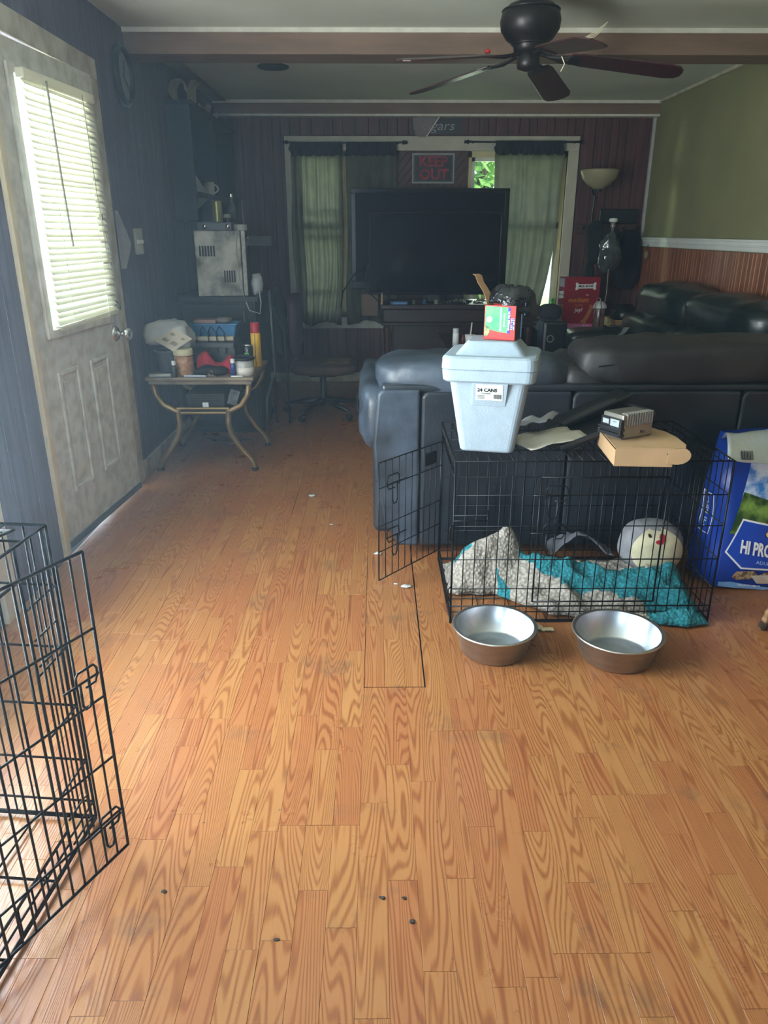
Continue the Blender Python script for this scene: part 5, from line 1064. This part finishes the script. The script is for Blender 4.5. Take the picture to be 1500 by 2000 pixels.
lp = thing('game_console', 'black flat device with white sticker on the lower table shelf', 'device', (-1.02, 4.5, .369))
MB().box(-1.13, -.90, 4.33, 4.66, .369, .455).build('body', black_plastic, lp, bevel=.006); MB().box(-1.035, -1.0, 4.3285, 4.3305, .373, .402).build('sticker', white_plastic, lp)
for k in range(3): MB().box(-1.10, -.93, 4.326, 4.331, .41 + .014 * k, .415 + .014 * k).build('ridge', rub, lp)
put('paper_carton', 'small grey printed carton leaning on the lower shelf', 'carton', pm('carton_grey', '#74777c', .7, c2='#4d5055', vs=40), MB().obox((-.865, 4.45, .425), (.028, .09, .045), (0, R(18), .1)))
for k, pts in enumerate(([(-1.2, 5.0, .006), (-1.05, 4.93, .006), (-.95, 5.0, .006), (-.86, 4.93, .006)], [(-1.15, 4.9, .006), (-1.0, 4.84, .006), (-.9, 4.9, .006), (-1.05, 4.97, .006), (-1.12, 5.04, .006)])): put('floor_cable', ['grey cable lying on the floor behind the side table', 'looped grey cable on the floor under the side table'][k], 'cable', tg, MB().tube(pts, .005, 6))

# ------------------------------------------------------------------ office chair
oc = thing('office_chair', 'dark swivel office chair with worn patterned seat by the back wall', 'chair', (-.42, 5.72, 0))
ox, oy = -.42, 5.72
for k in range(5):
    a = R(25 + 72 * k); dx, dy = math.cos(a), math.sin(a)
    l_ = MB().tube([(ox, oy, .12), (ox + dx * .16, oy + dy * .16, .10), (ox + dx * .30, oy + dy * .30, .078)], [.026, .022, .016], 8).build('base_arm', black_plastic, oc, smooth=True)
    MB().lathe([(0, -.02), (.026, -.018), (.028, 0), (.026, .018), (0, .02)], m=Matrix.Translation((ox + dx * .30, oy + dy * .30, .03)) @ Matrix.Rotation(a + 1.2, 4, 'Z') @ Matrix.Rotation(R(90), 4, 'X'), seg=14).box(ox + dx * .30 - .008, ox + dx * .30 + .008, oy + dy * .30 - .008, oy + dy * .30 + .008, .04, .08).build('caster', rub, l_)
MB().tube([(ox, oy, .10), (ox, oy, .33)], [.03, .025], 12).build('gas_lift', black_plastic, oc); MB().box(ox - .1, ox + .1, oy - .08, oy + .08, .31, .335).build('seat_plate', rub, oc)
MB().puff(ox - .24, ox + .27, oy - .24, oy + .24, .33, .425, e=.55, wr=.006).build('seat', pm('worn_seat', '#3a2a24', .8, c2='#4a352c', vs=7), oc, smooth=True)
MB().grid(lambda u, v: Vector((ox + .02 + .19 * u, oy - .16 + .26 * v, .4235 + .008 * math.sin(PI * u) * math.sin(PI * v))), 8, 8).build('torn_patch', pm('torn_foam', '#7a6238', .9, c2='#4d3526', vs=14), oc, smooth=True)
MB().puff(-.66, -.57, oy - .23, oy + .23, .46, .92, e=.5, wr=.008).build('backrest', pm('reddish_back', '#3a2226', .7), oc, smooth=True)
MB().box(-.60, -.56, oy - .03, oy + .03, .33, .55).build('back_bracket', rub, oc)
put('black_jacket', 'black jacket slung over the back of the office chair', 'jacket', dark_fabric, MB().puff(-.775, -.675, oy - .24, oy + .10, .48, .97, e=.7, wr=.02, ws=8, seed=8), True)

# ------------------------------------------------------------------ right back corner: torchiere, end table and clutter
tl = thing('floor_lamp', 'torchiere floor lamp with cream bowl shade in the right back corner', 'floor lamp', (1.84, 6.8, 0))
lx, ly = 1.845, 6.80
MB().lathe([(0, 0), (.14, 0), (.14, .015), (.05, .035), (.015, .05)], (lx, ly, 0), 28).build('base', rub, tl, smooth=True)
MB().tube([(lx, ly, .04), (lx, ly, 1.1), (lx - .005, ly, 1.45), (lx + .005, ly, 1.62), (lx - .02, ly, 1.68)], .011, 10).build('pole', pm('pole_black', '#16181a', .25, metal=.4), tl, smooth=True)
MB().lathe([(.02, 0), (.03, .0), (.05, .01), (.10, .04), (.14, .085), (.158, .135), (.16, .15), (.155, .15), (.15, .13), (.09, .045), (.02, .012)], (lx + .03, ly, 1.68), 36, cap=False).build('shade', pm('cream_glass', '#bdb590', .35, var=.06, trans=.4), tl, smooth=True)
MB().lathe([(0, 1.66), (.028, 1.66), (.03, 1.69), (0, 1.69)], (lx + .03, ly, 0), 16).build('socket', rub, tl)
put('black_bag', 'black fabric bag hanging on the torchiere pole', 'bag', dark_fabric, MB().puff(1.79, 1.93, 6.66, 6.785, 1.08, 1.43, e=.7, wr=.03, ws=8, seed=3).puff(1.80, 1.88, 6.69, 6.785, .70, 1.12, e=.8, wr=.012, ws=8, seed=6), True)
put('clear_bag', 'shiny clear plastic bag hanging in front of the torchiere', 'bag', pm('clear_bag', '#3d4444', .1, var=.4, vs=16, bump=.9, bs=25, spec=.9), MB().puff(1.86, 2.05, 6.50, 6.655, 1.02, 1.33, e=.85, wr=.03, ws=12, seed=14), True)
kb = thing('white_knob_post', 'white capped bottle neck rising from the clear plastic bag', 'bottle', (1.965, 6.58, 1.33))
MB().lathe([(0, 1.33), (.012, 1.33), (.013, 1.37), (.02, 1.38), (.02, 1.42), (0, 1.42)], (1.965, 6.58, 0), 14).build('neck', silver, kb, smooth=True); MB().lathe([(0, 1.42), (.03, 1.42), (.036, 1.435), (.03, 1.45), (0, 1.452)], (1.965, 6.58, 0), 18).build('cap', white_plastic, kb, smooth=True)
et = thing('end_table', 'black end table crowded with boxes in the right back corner', 'table', (1.9, 6.6, 0))
MB().box(1.36, 2.33, 6.30, 7.0, .53, .565).build('top', dk_m, et, bevel=.004)
for x in (1.40, 2.29):
    for y in (6.34, 6.96): MB().box(x - .025, x + .025, y - .025, y + .025, 0, .53).build('leg', dk_m, et)
MB().box(1.40, 2.29, 6.33, 6.35, .44, .53).build('apron', dk_m, et)
tb_ = thing('dog_treat_box', 'dark red dog treat carton with yellow lettering on the end table', 'box', (1.70, 6.60, .566), R(10), world=False)
WM[tb_] = (Matrix.Translation((1.70, 6.60, .566)) @ Matrix.Rotation(R(10), 4, 'Z'), False)
MB().box(-.12, .20, -.06, .06, 0, .42).build('carton', darkred, tb_, bevel=.002)
def dct(poly, n, m, y=-.06): return MB().prism(poly, 0, .0007, front(0, y, 0)).build(n, m, tb_)
dct([(-.12, 0), (.20, 0), (.20, .03), (-.12, .04)], 'pink_band', pm('print_pink', '#c06a98', .5), -.06)
bone = lambda cx_, cz_, w_, h_: [(cx_ - w_, cz_ - h_ * 1.3), (cx_ - w_ * .8, cz_ - h_ * 1.4), (cx_ - w_ * .7, cz_ - h_ * .8), (cx_ + w_ * .7, cz_ - h_ * .8), (cx_ + w_ * .8, cz_ - h_ * 1.4), (cx_ + w_, cz_ - h_ * 1.3), (cx_ + w_ * .95, cz_), (cx_ + w_, cz_ + h_ * 1.3), (cx_ + w_ * .8, cz_ + h_ * 1.4), (cx_ + w_ * .7, cz_ + h_ * .8), (cx_ - w_ * .7, cz_ + h_ * .8), (cx_ - w_ * .8, cz_ + h_ * 1.4), (cx_ - w_, cz_ + h_ * 1.3), (cx_ - w_ * .95, cz_)]
dct(bone(.07, .345, .095, .022), 'bone_logo', white_ink, -.0602); text('MILK-BONE', .026, black_ink, tb_, front(.07, -.0615, .345), bold=.0008)
text('medium', .058, pm('print_orange', '#d98a24', .5), tb_, front(.015, -.0608, .232), bold=.001); text('biscuits', .026, MC['print_orange'], tb_, front(.02, -.0608, .19)); text('joy!', .045, white_ink, tb_, front(.02, -.0608, .15), shear=.2, bold=.001)
text('size', .02, white_ink, tb_, front(.09, -.0608, .275)); text('NET WT', .016, white_ink, tb_, front(.10, -.0612, .017))
mb = MB(); mb.M = front(.11, -.061, .11) @ Matrix.Rotation(R(62), 4, 'Z'); mb.prism(bone(0, 0, .085, .02), 0, .002); mb.build('biscuit_print', pm('print_biscuit', '#a8713c', .6, var=.2, vs=30), tb_)
mm = Matrix.Translation((-.12, 0, 0)) @ Matrix.Rotation(R(-90), 4, 'Z') @ FRONT
MB().prism([(-.045, .24), (.045, .25), (.045, .31), (-.045, .30)], 0, .0007, mm).build('side_logo', white_ink, tb_); text('MILK-BONE', .018, black_ink, tb_, mm @ Matrix.Translation((0, .275, .0009)))
MB().prism([(-.05, .34), (.05, .34), (.05, .41), (-.05, .41)], 0, .0007, mm).build('side_panel_print', pm('print_grey', '#a9b0b5', .5), tb_); MB().prism([(-.05, .01), (.05, .01), (.05, .20), (-.05, .19)], 0, .0007, mm).build('side_picture', pm('print_side', '#40141c', .5, c2='#b98a4c', vs=25), tb_)
wb = thing('water_dispenser', 'clear bottle with white cap and wire bail beside the treat carton', 'bottle', (1.88, 6.45, .566))
MB().lathe([(0, 0), (.045, 0), (.047, .006), (.047, .17), (.043, .18)], (1.88, 6.43, .566), 24).build('body', pm('brown_liquid', '#6d5048', .15, c2='#8a7a74', vs=2, st=(1, 1, 6)), wb, smooth=True); MB().lathe([(.05, .175), (.056, .18), (.056, .19), (.045, .215), (.02, .232), (0, .235)], (1.88, 6.43, .566), 24).build('cap', white_plastic, wb, smooth=True)
MB().tube([(1.82, 6.38, .566), (1.822, 6.38, .75), (1.84, 6.38, .83), (1.86, 6.38, .83), (1.875, 6.375, .76), (1.87, 6.375, .566)], .0035, 6).tube([(1.915, 6.43, .79), (1.93, 6.45, .86), (1.94, 6.5, 1.05)], .003, 6).build('wire_bail', chrome, wb)['kind'] = 'stuff'
put('white_clip', 'small white clip before the dog treat carton', 'clip', white_plastic, MB().puff(1.66, 1.71, 6.33, 6.37, .566, .60, e=.8, wr=.003), True)
cbx = thing('open_carton', 'open brown cardboard carton under the black helmet', 'box', (2.14, 6.6, .566))
MB().box(2.03, 2.31, 6.46, 6.464, .566, .64).box(2.03, 2.31, 6.80, 6.804, .566, .64).box(2.03, 2.034, 6.46, 6.80, .566, .64).box(2.306, 2.31, 6.46, 6.80, .566, .64).box(2.03, 2.31, 6.46, 6.80, .566, .57).build('tray', card, cbx); MB().add([(2.03, 6.462, .64), (2.31, 6.462, .64), (2.33, 6.40, .60), (2.04, 6.40, .60)], [(0, 1, 2, 3)]).build('flap', card, cbx, solid=.003)
hl = thing('black_helmet', 'rounded black helmet resting in the brown carton', 'helmet', (2.15, 6.62, .60))
MB().puff(2.045, 2.29, 6.50, 6.76, .575, .755, e=.8, wr=.004).build('shell', pm('helmet_black', '#0e1114', .3), hl, smooth=True); MB().tube([(2.05, 6.50, .63), (2.17, 6.485, .62), (2.29, 6.50, .63)], .008, 6).build('rim', rub, hl)
for k, (x, h_, lab) in enumerate(((2.0, '#6a6a70', 'grey plastic clamp lying before the brown carton'), (2.22, '#9a8a4c', 'yellowish foam block lying before the brown carton'))): put('clutter_block', lab, 'block', pm('clutter%d' % k, h_, .6), MB().puff(x - .05, x + .07, 6.32, 6.385, .566, .61, e=.4, wr=.006), True)
gb2 = thing('green_bottle', 'bright green bottle on the sill of the right back window', 'bottle', (1.55, YB - .04, .60))
MB().lathe([(0, 0), (.028, 0), (.03, .01), (.03, .085), (.022, .11), (.011, .13), (.011, .15), (0, .15)], (1.615, YB - .045, .60), 18).build('body', pm('green_glass', '#3fbf3a', .1, trans=.5), gb2, smooth=True); MB().lathe([(0, .15), (.014, .15), (.014, .17), (0, .17)], (1.615, YB - .045, .60), 14).build('cap', pm('green_cap', '#2d8f2a', .5), gb2)
cr_ = thing('coat_rack', 'brown wooden coat rail on the back wall in the right corner', 'coat rack', (2.06, YB, 1.32))
MB().box(1.77, 2.36, YB - .03, YB - .001, 1.325, 1.41).build('rail', pm('rail_brown', '#4a3122', .45), cr_, bevel=.004)
for x in (1.84, 1.96, 2.08, 2.20, 2.32): MB().tube([(x, YB - .03, 1.37), (x, YB - .07, 1.365), (x, YB - .085, 1.39)], .007, 8).build('peg', black_metal, cr_)
put('wall_plaque', 'black flat plaque standing on the coat rail', 'panel', dk_m, MB().box(1.98, 2.33, YB - .026, YB - .002, 1.412, 1.535), bevel=.012)
put('dark_coat', 'dark coat hanging from the coat rail in the corner', 'coat', pm('coat_dark', '#15161f', .95, var=.25, vs=8), MB().puff(2.14, 2.365, 6.94, 7.06, .85, 1.345, e=.6, wr=.02, ws=7, seed=17), True)
ch = thing('hanging_charm', 'small tan charm hanging on a string in the right back corner', 'ornament', (2.35, 6.9, 1.15))
MB().puff(2.335, 2.375, 6.80, 6.84, 1.12, 1.19, e=.9, wr=.003).build('charm', pm('charm_tan', '#7d6a4a', .6), ch, smooth=True); MB().tube([(2.355, 6.82, 1.185), (2.36, 6.82, 1.24)], .003, 5).build('string', rub, ch)

# ------------------------------------------------------------------ dark coffee table between sofa and television
ct = thing('coffee_table', 'low dark table between the sofa and the television cabinet', 'table', (.80, 5.35, 0))
MB().box(.47, 1.02, 5.0, 5.85, .585, .615).build('top', dark_wood, ct, bevel=.005)
for x in (.50, .99):
    for y in (5.04, 5.81): MB().box(x - .025, x + .025, y - .025, y + .025, 0, .585).build('leg', dark_wood, ct)
pb = thing('pill_bottle', 'white pill bottle on the low dark table', 'bottle', (.545, 5.12, .615))
MB().lathe([(0, 0), (.022, 0), (.022, .085), (.016, .092)], (.535, 5.12, .615), 18).build('body', white_plastic, pb, smooth=True); MB().lathe([(0, .09), (.021, .09), (.021, .12), (0, .122)], (.535, 5.12, .615), 18).build('cap', pm('cap_white', '#c9cbd0', .5), pb)
cpp = thing('white_cup', 'white cup with a spoon handle sticking out on the dark table', 'cup', (.63, 5.14, .615))
MB().lathe([(0, 0), (.028, 0), (.036, .075), (.033, .075), (.026, .005), (0, .005)], (.635, 5.14, .615), 20).build('body', white_plastic, cpp, smooth=True); MB().tube([(.632, 5.14, .63), (.645, 5.145, .77)], .005, 6).build('spoon', pm('spoon', '#c9c2c0', .4), cpp)
put('amber_vial', 'reddish vial standing between the pill bottle and the white cup', 'bottle', pm('amber', '#5b2a24', .3), MB().lathe([(0, 0), (.018, 0), (.018, .07), (0, .075)], (.588, 5.16, .615), 14), True)
lb_ = thing('blue_carton', 'light blue printed carton behind the trash bag box', 'box', (.97, 5.6, .615))
MB().box(.925, 1.065, 5.56, 5.64, .615, .84).build('carton', lblue, lb_, bevel=.002)
MB().box(.965, 1.058, 5.5585, 5.5605, .745, .83).build('print_panel', pm('print_grey', '#a9b0b5', .5), lb_); MB().box(.965, 1.058, 5.5585, 5.5605, .68, .735).build('print_panel', MC['print_grey'], lb_); MB().box(.928, .955, 5.5585, 5.5605, .68, .74).build('print_panel', MC['print_grey'], lb_)
sk = thing('black_speaker', 'tall black speaker with ring control beside the light blue carton', 'speaker', (1.2, 5.0, 0))
MB().box(1.085, 1.245, 4.93, 5.12, 0, .80).build('cabinet', black_plastic, sk, bevel=.02); MB().lathe([(.018, 0), (.024, 0), (.024, .006), (.018, .006), (.018, 0)], m=front(1.135, 4.93, .69), seg=20, cap=False).build('ring', silver, sk)
MB().box(1.10, 1.23, 4.925, 4.932, .08, .60).build('grille', pm('speaker_cloth', '#101216', .9), sk)
put('knit_hat', 'black hat lying on the tall black speaker', 'cap', dark_fabric, MB().puff(1.06, 1.22, 4.95, 5.10, .80, .90, e=.8, wr=.008, seed=5), True)
# litter on the floor
for k, (u, v, s_, lab) in enumerate(((.0, 3.02, .02, 'small white paper scrap on the floor left of the crate door'), (-.36, 3.80, .018, 'pale crumb on the floor between door and sofa'), (.115, 2.69, .02, 'twisted grey plastic scrap on the floor by the open crate door'), (-.23, 3.38, .012, 'tiny cream crumb in the middle of the floor'), (.075, 2.72, .01, 'tiny tan crumb near the open crate door'), (-.52, 1.28, .0, ''))):
    if s_: put('floor_scrap', lab, 'scrap', pm('scrap_w', '#b9b9b4', .7), MB().puff(u - s_, u + s_, v - s_ * .6, v + s_ * .6, 0, s_ * .5, e=.8, nu=12, nv=8, wr=s_ * .4, ws=60, seed=k), True)
for k, (x, y) in enumerate(((-.21, 1.10), (.055, 1.20), (.07, 1.14), (.006, 1.2), (-.47, 1.22))): put('dirt_clump', ['dark dirt clump on the bare floor left of the centre front', 'dark dirt speck in the centre of the front floor', 'dark dirt speck just right of the front floor centre', 'smaller dirt speck beside the central floor speck', 'dark dirt clump beside the near crate door'][k], 'dirt', pm('dirt', '#3a352f', .9), MB().puff(x - .006, x + .006, y - .004, y + .004, 0, .003, e=.9, nu=12, nv=8, wr=.004, ws=120, seed=k), True)

# ------------------------------------------------------------------ bluish volume added to stand for the lens glare
hm_ = bpy.data.materials.new('lens_glare_volume'); hm_.use_nodes = True; n_ = hm_.node_tree.nodes; n_.remove(n_['Principled BSDF'])
v_ = n_.new('ShaderNodeVolumeScatter'); v_.inputs['Color'].default_value = (.60, .82, 1, 1); v_.inputs['Density'].default_value = .015; v_.inputs['Anisotropy'].default_value = .6
hm_.node_tree.links.new(v_.outputs[0], n_['Material Output'].inputs['Volume'])
hz_o = MB().box(XL + .001, XR - .001, YR + .001, YB - .001, .001, ZC - .001).build('veil', hm_, keep=True); hz_o['kind'] = 'stuff'; hz_o['label'] = 'thin bluish haze of lens glare, added as a room-filling box'; hz_o['category'] = 'veil'
